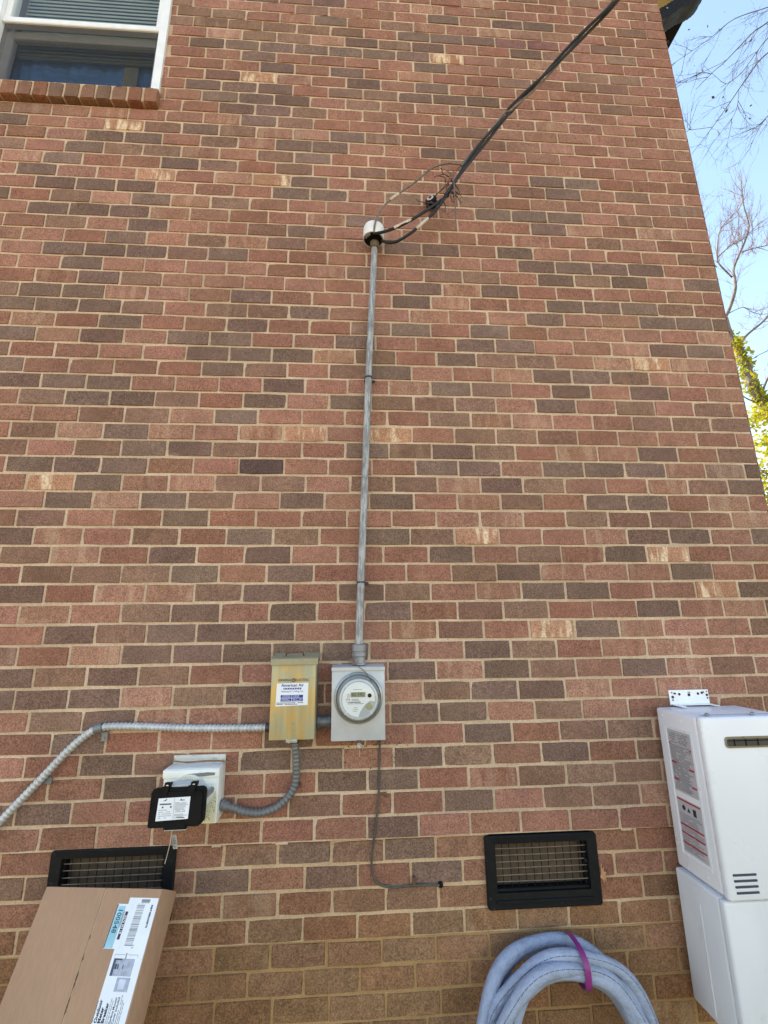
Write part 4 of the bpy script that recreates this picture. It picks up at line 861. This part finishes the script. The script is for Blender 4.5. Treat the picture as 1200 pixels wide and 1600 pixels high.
for i in range(5): b.rect(FC, -.060 + i * .0055, -.038, -.057 + i * .0055, -.029, cc + .0006, cc + .0012)
mk('label_mark', b, mInkGrey, lab)
text('label_lettering', 'MBT48B200BTS', .0085, FC, -.0215, -.070, mInk, lab, cc + .0011, rot=-PI / 2 - .02, bold=.0003)
text('label_lettering', 'T6', .010, FC, -.050, -.143, mInkGrey, lab, cc + .0011, rot=-PI / 2)
b = B()
for x0, x1 in ((-.100, -.066), (-.056, -.022)): b.rect(FC, x0, -.1625, x1, -.1615, cc + .0006, cc + .001)
b.rect(FC, -.100, -.168, -.0992, -.1625, cc + .0006, cc + .001); b.rect(FC, -.0228, -.168, -.022, -.1625, cc + .0006, cc + .001); b.rect(FC, -.0635, -.172, -.060, -.158, cc + .0006, cc + .001); mk('label_rule', b, mInkGrey, lab)
ph = mk('label_picture', B().rect(FC, -.099, -.210, -.029, -.171, cc + .0006, cc + .001), M('ink_photo_grey', lin(164, 168, 186), .6, var=.15, vs=80), lab)
b = B(); b.rect(FC, -.099, -.210, -.091, -.171, cc + .001, cc + .0014); b.rect(FC, -.091, -.175, -.071, -.171, cc + .001, cc + .0014); b.rect(FC, -.090, -.195, -.083, -.183, cc + .001, cc + .0014); b.rect(FC, -.081, -.195, -.077, -.184, cc + .001, cc + .0014); b.rect(FC, -.064, -.194, -.061, -.185, cc + .001, cc + .0014); mk('picture_print', b, M('ink_slate', lin(72, 74, 96), .6), ph)
ph = mk('label_picture', B().rect(FC, -.071, -.243, -.027, -.2125, cc + .0006, cc + .001), M('ink_photo_grey', lin(164, 168, 186)), lab); mk('picture_print', B().rect(FC, -.061, -.238, -.040, -.2165, cc + .001, cc + .0014), M('ink_photo_pale', lin(200, 204, 220), .6), ph)
for i, (tx, sz, xx) in enumerate((('Outdoor', .0130, -.1005), ('Meter', .0130, -.0890), ('Breaker', .0130, -.0775))): text('label_lettering', tx, sz, FC, xx, -.309, mInk, lab, cc + .0011, align='LEFT', rot=PI / 2, bold=.0005)
for i, (tx, xx) in enumerate((('Surface Mount/', -.0545), ('Cover Included', -.0455))): text('label_lettering', tx, .0088, FC, xx, -.309, mInk, lab, cc + .0011, align='LEFT', rot=PI / 2, bold=.0002)
b = B(); FCr = FR(FC.p(0, -.309), cu, -cr)
for xx, L in ((.110, .055), (.068, .075), (.0625, .05), (.037, .06), (.032, .05), (.027, .055)): scribble(b, FCr, 0, xx - .001, L, xx + .001, 1, .0012, rs, cc + .0011, .95, (.004, .012))
mk('label_print', b, mInk, lab)

# ------------------------------------------------------------------ coil of cable
coil = thing('cable_coil', 'coil of pale blue-grey cable tied with a purple strap on the ground', 'cable coil', (0.58, -0.2, GZ))
def cable_mat():
    s = NT('blue_grey_jacket'); P = s.pos(); a = s.noise(P, 14.0, 4); b_ = s.noise(s.pos((1, 1, 1)), 60.0, 4, .6)
    colr = s.mul(lin(152, 160, 182), s.ramp(a, .3, .7, .88, 1.08)); s.l(colr, s.b.inputs['Base Color']); s.b.inputs['Roughness'].default_value = .5; s.bump(s.mth('ADD', s.noise(s.pos(), 26.0, 4, .6), s.mth('MULTIPLY', b_, .35)), .8, .014); return s.m
mCab = cable_mat(); rc = random.Random(17)
CX, CZ = 0.577, 0.128
loops = [(.294, -.062), (.290, -.106), (.270, -.040), (.268, -.140), (.256, -.088), (.250, -.122), (.242, -.058), (.238, -.100)]
for li, (R0, yo) in enumerate(loops):
    ph1, ph2 = rc.uniform(0, 6), rc.uniform(0, 6); pts = []; rr = []
    for i in range(96):
        a = 2 * PI * i / 96; R_ = R0 + .013 * math.sin(2 * a + ph1) + .004 * math.sin(7 * a + ph2); zz = CZ + R_ * math.sin(a)
        dy = yo + .028 * math.sin(2 * a + ph2) - .12 * (CZ + .33 - zz) / .66
        pts.append((CX + R_ * 1.06 * math.cos(a), min(dy, -.03), max(zz, GZ + .03))); rr.append((.0235, .022, .021, .0225, .021, .022, .020, .020)[li] * (1 + .09 * math.sin(5 * a + ph1) + .03 * mnoise.noise(Vector((i * .3, li, 0)))))
    lp = mk('loop', B().tube(pts, rr, 14, closed=True), mCab, coil, smooth='all')
    if li in (1, 3):
        b = B()
        for i in range(0, 48, 1):
            p, q = Vector(pts[i]), Vector(pts[i + 1]); out = (Vector((p.x - CX, 0, p.z - CZ)).normalized() * (.55 if li != 5 else .2) + Vector((0, -1, 0))).normalized()
            for t0 in (0, .3, .6): b.tube([p.lerp(q, t0) + out * (rr[i] * .995), p.lerp(q, t0 + .2) + out * (rr[i] * .995)], .0012, 4)
        mk('printed_line', b, M('ink_cable', lin(70, 74, 92), .7), lp)
ta = rad(77); tc = Vector((CX + .268 * math.cos(ta), -.105, CZ + .268 * math.sin(ta))); er = Vector((math.cos(ta), 0, math.sin(ta))); et = Vector((-math.sin(ta), 0, math.cos(ta)))
b = B(); n = 40
for i in range(n):
    a = 2 * PI * i / n; rad_ = Vector((.080 * math.cos(a), .088 * math.sin(a))); c = tc + er * (.060 * math.copysign(abs(math.cos(a)) ** .75, math.cos(a))) + Vector((0, .082, 0)) * math.copysign(abs(math.sin(a)) ** .75, math.sin(a)) + et * (.018 * math.cos(a))
    for w in (-.011, .011): b.v.append(tuple(c + et * w))
    for w in (.011, -.011): b.v.append(tuple(c + et * w + (c - tc).normalized() * .002))
for i in range(n):
    j = (i + 1) % n
    for k in range(4): b.f.append((4 * i + k, 4 * i + (k + 1) % 4, 4 * j + (k + 1) % 4, 4 * j + k))
mk('strap', b, M('purple_tape', lin(138, 44, 118), .45, var=.1), coil, smooth=True)

# ------------------------------------------------------------------ tankless water heater
HX0, HX1, HZ0, HZ1, HYF = 1.108, 1.470, 0.632, 1.212, -0.290
ht = thing('water_heater', 'white tankless water heater mounted on the brick wall', 'water heater', ((HX0 + HX1) / 2, -0.15, HZ0))
mk('case', B().rbox(HX0 + .003, HX1 - .003, HYF + .034, -0.022, HZ0 + .002, HZ1 - .003, .010, 3), mHeater, ht, smooth=True)
fp = mk('front_panel', B().rbox(HX0, HX1, HYF, HYF + .0325, HZ0, HZ1, .011, 3), mHeater, ht, smooth=True)
FS = FR((HX0 + .0028, 0, 0), (0, -1, 0), (0, 0, 1))          # left side, normal -X
b = B(); y0, y1, z0, z1 = .066, .222, .690, 1.150
for k in range(1):
    o = 0.006
    slabs = [(y0, z0, y1, z0 + o), (y0, z1 - o, y1, z1), (y0, z0 + o, y0 + o, z1 - o), (y1 - o, z0 + o, y1, z1 - o)]
    for q in slabs: b.rect(FS, q[0], q[1], q[2], q[3], -.001, .0022)
mk('panel_rim', b, mHeater, ht)
mLab = M('label_grey', lin(178, 174, 180), .5, var=.04)
l1 = mk('warning_label', B().rect(FS, .080, .915, .210, 1.138, .0, .0008), mLab, ht); l2 = mk('warning_label', B().rect(FS, .080, .705, .210, .893, .0, .0008), mLab, ht)
rs = random.Random(77); b = B()
scribble(b, FS, .086, .922, .206, 1.085, 30, .0026, rs, .0014, .9, (.003, .012)); scribble(b, FS, .090, 1.09, .13, 1.13, 6, .0026, rs, .0014, .8, (.003, .01)); scribble(b, FS, .14, 1.09, .20, 1.13, 8, .0026, rs, .0014, .8, (.002, .006)); mk('label_print', b, M('ink_mid_grey', lin(120, 114, 120), .7), l1)
for z, a, c in ((1.086, .083, .092), (1.078, .196, .206), (1.018, .083, .112), (1.010, .182, .208), (.958, .083, .112), (.950, .182, .208)): mk('red_bar', B().rect(FS, a, z - .003, c, z + .003, .0012, .0018), mRed, l1)
b = B(); scribble(b, FS, .086, .712, .206, .842, 22, .0026, rs, .0014, .9, (.003, .012)); mk('label_print', b, M('ink_mid_grey', lin(120, 114, 120)), l2)
for z in (.887, .800, .772, .738): mk('red_bar', B().rect(FS, .082, z - .0028, .208, z + .0028, .0012, .0018), mRed, l2)
b = B(); b.lathe(FS.p(.115, .862, .001), (-1, 0, 0), [(.009, 0), (.009, .0008)], 14); b.plate(FS, [(.133, .853), (.150, .853), (.1415, .868)], .0008, .0016); b.rect(FS, .165, .848, .182, .872, .0008, .0016); mk('label_icon', b, mInk, l2)
b = B()
for yy, zz in ((.06, 1.182), (.17, 1.178), (.19, .66), (.225, 0.96)): b.lathe(FS.p(yy, zz, .0), (-1, 0, 0), [(.005, 0), (.005, .0015), (.003, .0025)], 10)
mk('screw', b, mHeater, ht, smooth=True)
# exhaust grille in the front panel
FH = FRONT(0, HYF - .0002, 0)
def rrect(x0, x1, z0, z1, r, k=5):
    o = []
    for cx, cz, a0 in ((x1 - r, z0 + r, -90), (x1 - r, z1 - r, 0), (x0 + r, z1 - r, 90), (x0 + r, z0 + r, 180)): o += [(cx + r * math.cos(rad(a0 + 90 * i / k)), cz + r * math.sin(rad(a0 + 90 * i / k))) for i in range(k + 1)]
    return o
ex = mk('exhaust', B().plate(FH, rrect(1.186, 1.392, 1.108, 1.146, .012), -.0005, .003), M('exhaust_rim', lin(128, 124, 110), .35, .6), ht)
mk('exhaust_slot', B().plate(FH, rrect(1.192, 1.386, 1.114, 1.139, .008), .0028, .0036), M('exhaust_dark', lin(70, 68, 66), .5, .5), ex)
b = B()
for x in (1.218, 1.262, 1.308, 1.352): b.rect(FH, x, 1.115, x + .004, 1.138, .0036, .0048)
b.rect(FH, 1.196, 1.131, 1.382, 1.134, .0036, .005); mk('exhaust_fin', b, mDark, ex)
for i in range(4):
    z = .712 - i * .0175; b = B(); b.plate(FH, rrect(1.132 + .0012 * i, 1.218, z - .0035, z + .0035, .0030, 3), .0, .0008); mk('slot', b, M('slot_shadow_grey', lin(62, 62, 72), .7), fp)
    b = B(); b.rect(FH, 1.134, z - .0075, 1.219, z - .0040, .0, .0022); mk('louvre', b, mHeater, fp)
b = B(); b.rbox(HX0 + .04, HX1 - .04, HYF + .045, HYF + .06, HZ1 - .0035, HZ1 + .0, .001, 1)
mk('seam', b, mInkPale, ht)
for x in (1.165, 1.345):
    b = B(); b.lathe((x, HYF + .040, HZ1 - .003), (0, -.25, 1), [(.004, 0), (.004, .004), (.009, .0045), (.008, .010), (.004, .012)], 10); mk('screw', b, mGalv, ht, smooth=True)
br = thing('mounting_bracket', 'perforated white steel bracket above the water heater', 'bracket', (1.28, 0, 1.214))
mk('plate', B().rbox(1.190, 1.368, -.0045, -.0015, 1.210, 1.272, .0012, 1), mWhiteTrim, br, smooth=True)
FB = FRONT(0, -.0047, 0); b = B()
for x, z, r in ((1.203, 1.262, .003), (1.205, 1.244, .006), (1.217, 1.258, .0045), (1.211, 1.259, .0025), (1.236, 1.255, .0055), (1.279, 1.252, .0065), (1.277, 1.262, .0025), (1.284, 1.262, .0025), (1.320, 1.256, .0055), (1.338, 1.259, .0055), (1.346, 1.262, .003), (1.360, 1.264, .003), (1.359, 1.250, .0055), (1.360, 1.238, .0035), (1.204, 1.232, .0035)): mk('hole', B().lathe(FB.p(x, z, 0), (0, -1, 0), [(r, 0), (r, .0004)], 12), M('hole_dark', lin(52, 46, 46), .8), br)
b = B(); b.rbox(1.192, 1.366, -.032, -.0048, 1.2135, 1.2165, .001, 1); b.box(1.192, 1.215, -.075, -.0325, 1.2135, 1.216); b.box(1.345, 1.366, -.060, -.0325, 1.2135, 1.216); mk('foot', b, mWhiteTrim, br)
pc = thing('pipe_cover', 'white pipe cover box below the water heater', 'pipe cover', ((HX0 + HX1) / 2, -.15, .205))
mk('case', B().rbox(1.096, 1.482, -.246, -.024, .205, .628, .008, 3), mHeaterLow, pc, smooth=True)
mk('front_panel', B().rbox(1.094, 1.484, -.280, -.2475, .203, .629, .009, 3), mHeaterLow, pc, smooth=True)
mk('rib', B().add([(1.0958, -.150, .205 + .02), (1.0958, -.138, .225), (1.0935, -.144, .225), (1.0958, -.150, .56), (1.0958, -.138, .56), (1.0935, -.144, .56)], [(0, 2, 5, 3), (2, 1, 4, 5), (0, 1, 2), (3, 5, 4)]), mHeaterLow, pc)

# ------------------------------------------------------------------ trees
mBark = M('bark_grey', lin(112, 100, 94), .9, var=.25, vs=10, bump=.5, bs=30)
mBarkDark = M('bark_dark', lin(76, 64, 62), .9, var=.25, vs=10, bump=.4, bs=30)
def leaf_mat(name, c1, c2):
    s = NT(name); P = s.pos(); a = s.noise(P, 3.0, 3); colr = s.mix(s.ramp(a, .35, .65), c1, c2)
    d = s.n('ShaderNodeBsdfDiffuse'); t = s.n('ShaderNodeBsdfTranslucent'); mx = s.n('ShaderNodeMixShader'); mx.inputs[0].default_value = .5
    s.l(colr, d.inputs[0]); s.l(colr, t.inputs[0]); s.l(d.outputs[0], mx.inputs[1]); s.l(t.outputs[0], mx.inputs[2]); s.l(mx.outputs[0], s.out.inputs[0]); return s.m
mLeafY = leaf_mat('leaf_yellow_green', (.55, .48, .05), (.34, .36, .04))
mLeafO = leaf_mat('leaf_orange', (.30, .16, .04), (.20, .16, .04))
def leaves(b, c, rad3, n, size, rng):
    for i in range(n):
        while True:
            q = Vector((rng.uniform(-1, 1), rng.uniform(-1, 1), rng.uniform(-1, 1)))
            if q.length < 1: break
        p = Vector(c) + Vector((q.x * rad3[0], q.y * rad3[1], q.z * rad3[2])); u = Vector((rng.uniform(-1, 1), rng.uniform(-1, 1), rng.uniform(-.9, .4))).normalized(); w = u.orthogonal().normalized(); w.rotate(Matrix.Rotation(rng.uniform(0, 6.3), 3, u)); s_ = size * rng.uniform(.6, 1.3)
        b.add([p, p + u * s_ * .5 + w * s_ * .32, p + u * s_, p + u * s_ * .5 - w * s_ * .32], [(0, 1, 2, 3)])
def twigs(b, path, r0, rng, level, n, length, spread=.9, up=.25, sides=4):
    """side shoots along a limb, each carrying finer shoots"""
    P = [Vector(p) for p in path]
    for i in range(n):
        t = rng.uniform(.15, 1.0) * (len(P) - 1); k = min(int(t), len(P) - 2); p = P[k].lerp(P[k + 1], t - k); d = (P[k + 1] - P[k]).normalized()
        d = (d + Vector((rng.uniform(-1, 1), rng.uniform(-1, 1), rng.uniform(-.6, 1) + up)) * spread).normalized(); L = length * rng.uniform(.5, 1.2); pts = [p]; m = 5
        for j in range(m):
            d = (d + Vector((rng.uniform(-1, 1), rng.uniform(-1, 1), rng.uniform(-1, 1) + up * .4)) * .22).normalized(); pts.append(pts[-1] + d * L / m)
        b.tube(pts, [r0 * (1 - .75 * j / m) for j in range(m + 1)], sides, cap=False)
        if level > 0: twigs(b, pts, r0 * .55, rng, level - 1, 4 if level > 1 else 3, length * .5, spread, up, 3)
def limb(b, pts, r0, r1, n=8):
    P = smoothpath(pts, 5); b.tube(P, [r0 + (r1 - r0) * i / (len(P) - 1) for i in range(len(P))], n); return P
YT = 8.0
def T(pts, rng, dy=.16): return [(x, YT + rng.uniform(-dy, dy) * .5, z) for x, z in pts]
rt = random.Random(2)
t1 = thing('bare_tree', 'tall bare tree beyond the corner with ivy leaves climbing its leaning trunk', 'tree', (11.6, YT, GZ))
tb = B(); trunkP = limb(tb, [(11.6, YT, GZ - .1), (11.3, YT, 2.0), (10.75, YT, 4.8), (10.10, YT, 6.71), (9.96, YT, 7.04), (9.83, YT, 7.42), (9.78, YT, 7.93), (9.71, YT, 8.38), (9.61, YT, 8.67), (9.53, YT, 8.96), (9.52, YT, 9.32)], .17, .05, 12)
tk = mk('trunk', tb, mBark, t1, smooth='all')
lb = B(); limbs = []
for pts, a, c in (([(9.52, 9.32), (9.76, 9.69), (9.88, 10.13), (9.95, 10.5), (10.09, 10.89), (10.33, 11.36), (10.6, 11.83), (10.76, 12.3), (10.8, 13.06), (10.9, 13.9)], .075, .02), ([(9.96, 10.6), (9.62, 10.93), (9.64, 11.19), (9.81, 11.92), (10.13, 12.41), (10.65, 12.92), (10.9, 13.3)], .04, .012), ([(9.74, 8.5), (9.96, 8.8), (10.43, 9.17), (10.7, 9.42), (11.4, 9.9), (12.2, 10.8)], .06, .02), ([(9.64, 11.19), (10.09, 11.6), (10.63, 11.96), (11.2, 12.5)], .03, .01), ([(9.96, 7.04), (10.23, 7.54), (10.39, 7.77), (11.0, 8.6), (11.8, 9.3)], .05, .02), ([(9.90, 6.9), (9.70, 7.05), (9.45, 7.2), (9.1, 7.5)], .035, .012), ([(9.55, 9.44), (10.1, 9.7), (10.34, 9.55), (10.6, 9.5)], .02, .008), ([(9.62, 10.93), (9.4, 11.3), (9.3, 12.0), (9.45, 12.7), (9.5, 13.3)], .022, .008), ([(10.33, 11.36), (10.8, 11.6), (11.4, 11.8), (12.0, 12.3)], .03, .01)):
    limbs.append(limb(lb, T(pts, rt), a * .6, c * .6, 6))
mk('limb', lb, mBark, t1, smooth='all')
tw = B()
for i, L in enumerate(limbs): twigs(tw, L, .0085, rt, 2, 22 if i not in (5, 6) else 6, .8)
mk('twig', tw, M('twig_mauve', lin(140, 122, 126), .9), t1)
iv = B()
for i in range(18):
    p = trunkP[int(len(trunkP) * (.30 + .52 * i / 18))]; leaves(iv, p, (.16, .2, .22), 55, .11, rt)
leaves(iv, (9.85, YT, 6.55), (.45, .5, .28), 420, .10, rt); leaves(iv, (10.0, YT, 6.0), (.35, .4, .2), 160, .10, rt); leaves(iv, (10.35, YT - .2, 7.2), (.18, .3, .28), 120, .10, rt)
mk('ivy', iv, mLeafY, t1)
t2 = thing('yellow_leaf_tree', 'yellow-green leafy tree low beside the house corner', 'tree', (12.9, 10.5, GZ))
tb = B(); tp = limb(tb, [(12.9, 10.5, GZ - .1), (12.95, 10.5, 2.2), (12.9, 10.4, 4.5), (12.8, 10.5, 7.6)], .16, .04, 9); mk('trunk', tb, mBarkDark, t2, smooth='all')
b = B(); cl = []
for i in range(16):
    a = rt.uniform(0, 6.3); k = rt.uniform(.35, 1.0); p = tp[int(k * (len(tp) - 1))]; e = Vector((p.x + math.cos(a) * rt.uniform(.7, 1.9), p.y + math.sin(a) * rt.uniform(.7, 1.6), p.z + rt.uniform(.0, 1.0))); limb(b, [p, p.lerp(e, .5) + Vector((0, 0, .12)), e], .035, .008, 5); cl.append(e)
mk('limb', b, mBarkDark, t2, smooth='all')
b = B()
for e in cl: leaves(b, e, (.62, .6, .38), 170, .15, rt)
for i in range(12): leaves(b, (rt.uniform(11.7, 13.8), 10.5 + rt.uniform(-1, 1), rt.uniform(3.6, 7.6)), (.5, .5, .3), 100, .15, rt)
mk('crown', b, mLeafY, t2)
b = B()
for e in cl[::2]: leaves(b, e + Vector((.1, -.3, -.1)), (.5, .4, .3), 60, .10, rt)
mk('autumn_leaf', b, mLeafO, t2)
t3 = thing('overhanging_tree', 'bare dark branches hanging into the sky from the right above the corner', 'tree', (9.2, 3.2, GZ))
tb = B(); tp = limb(tb, [(9.2, 3.2, GZ - .1), (9.1, 3.2, 3.5), (9.0, 3.1, 7.0), (8.8, 3.0, 10.5), (8.7, 3.0, 13.0), (8.9, 3.1, 15.0)], .25, .05, 12); mk('trunk', tb, mBarkDark, t3, smooth='all')
lb = B(); tw = B(); Y3 = 3.0
for pts, r0 in (([(8.8, 12.0), (7.6, 11.9), (6.57, 11.17), (6.13, 10.66), (5.61, 10.09), (5.31, 9.76), (5.0, 9.44)], .022), ([(8.75, 12.3), (7.4, 11.6), (6.46, 10.69), (5.86, 9.91), (5.5, 9.64)], .018), ([(8.8, 11.2), (7.4, 11.1), (6.39, 10.37), (5.96, 9.85), (5.63, 9.39), (5.21, 8.82), (4.76, 8.24)], .022), ([(8.75, 12.5), (7.5, 12.0), (6.63, 11.43), (6.01, 11.15), (5.52, 10.7), (4.84, 10.16)], .016), ([(5.61, 10.09), (5.4, 9.94), (4.85, 9.75), (4.78, 9.68)], .006), ([(5.63, 9.39), (5.59, 9.1), (5.4, 8.77)], .006), ([(5.21, 8.82), (4.98, 8.8), (4.76, 8.66)], .006), ([(8.85, 10.2), (7.2, 9.8), (6.08, 8.98), (5.88, 8.78), (5.59, 8.6)], .014), ([(8.8, 11.8), (9.8, 12.6), (11.0, 13.0)], .04), ([(8.8, 11.0), (8.2, 12.5), (7.8, 14.2)], .04)):
    L = limb(lb, [(x, Y3 + rt.uniform(-.12, .12), z) for x, z in pts], r0 * .6, .003, 5)
    twigs(tw, L, .004, rt, 2, 11 if r0 > .01 else 4, .62, .75, -.25)
mk('limb', lb, mBarkDark, t3, smooth='all'); mk('twig', tw, mBarkDark, t3)
b = B(); 
for i in range(40): leaves(b, (rt.uniform(4.9, 7.0), Y3 + rt.uniform(-.4, .4), rt.uniform(9.0, 11.2)), (.2, .2, .2), 1, .045, rt)
mk('leaf', b, M('withered_leaf', lin(70, 56, 50), .9), t3)
pl = mk('utility_line', B().tube(smoothpath([(2.6, 8.5, 5.2), (9.5, 8.0, 7.93), (10.5, 8.0, 8.4), (16.0, 8.0, 11.0), (30, 9, 16)], 6), .009, 6), mBlackCable)
tag(pl, 'thin black utility line crossing the bare tree trunk', 'cable')
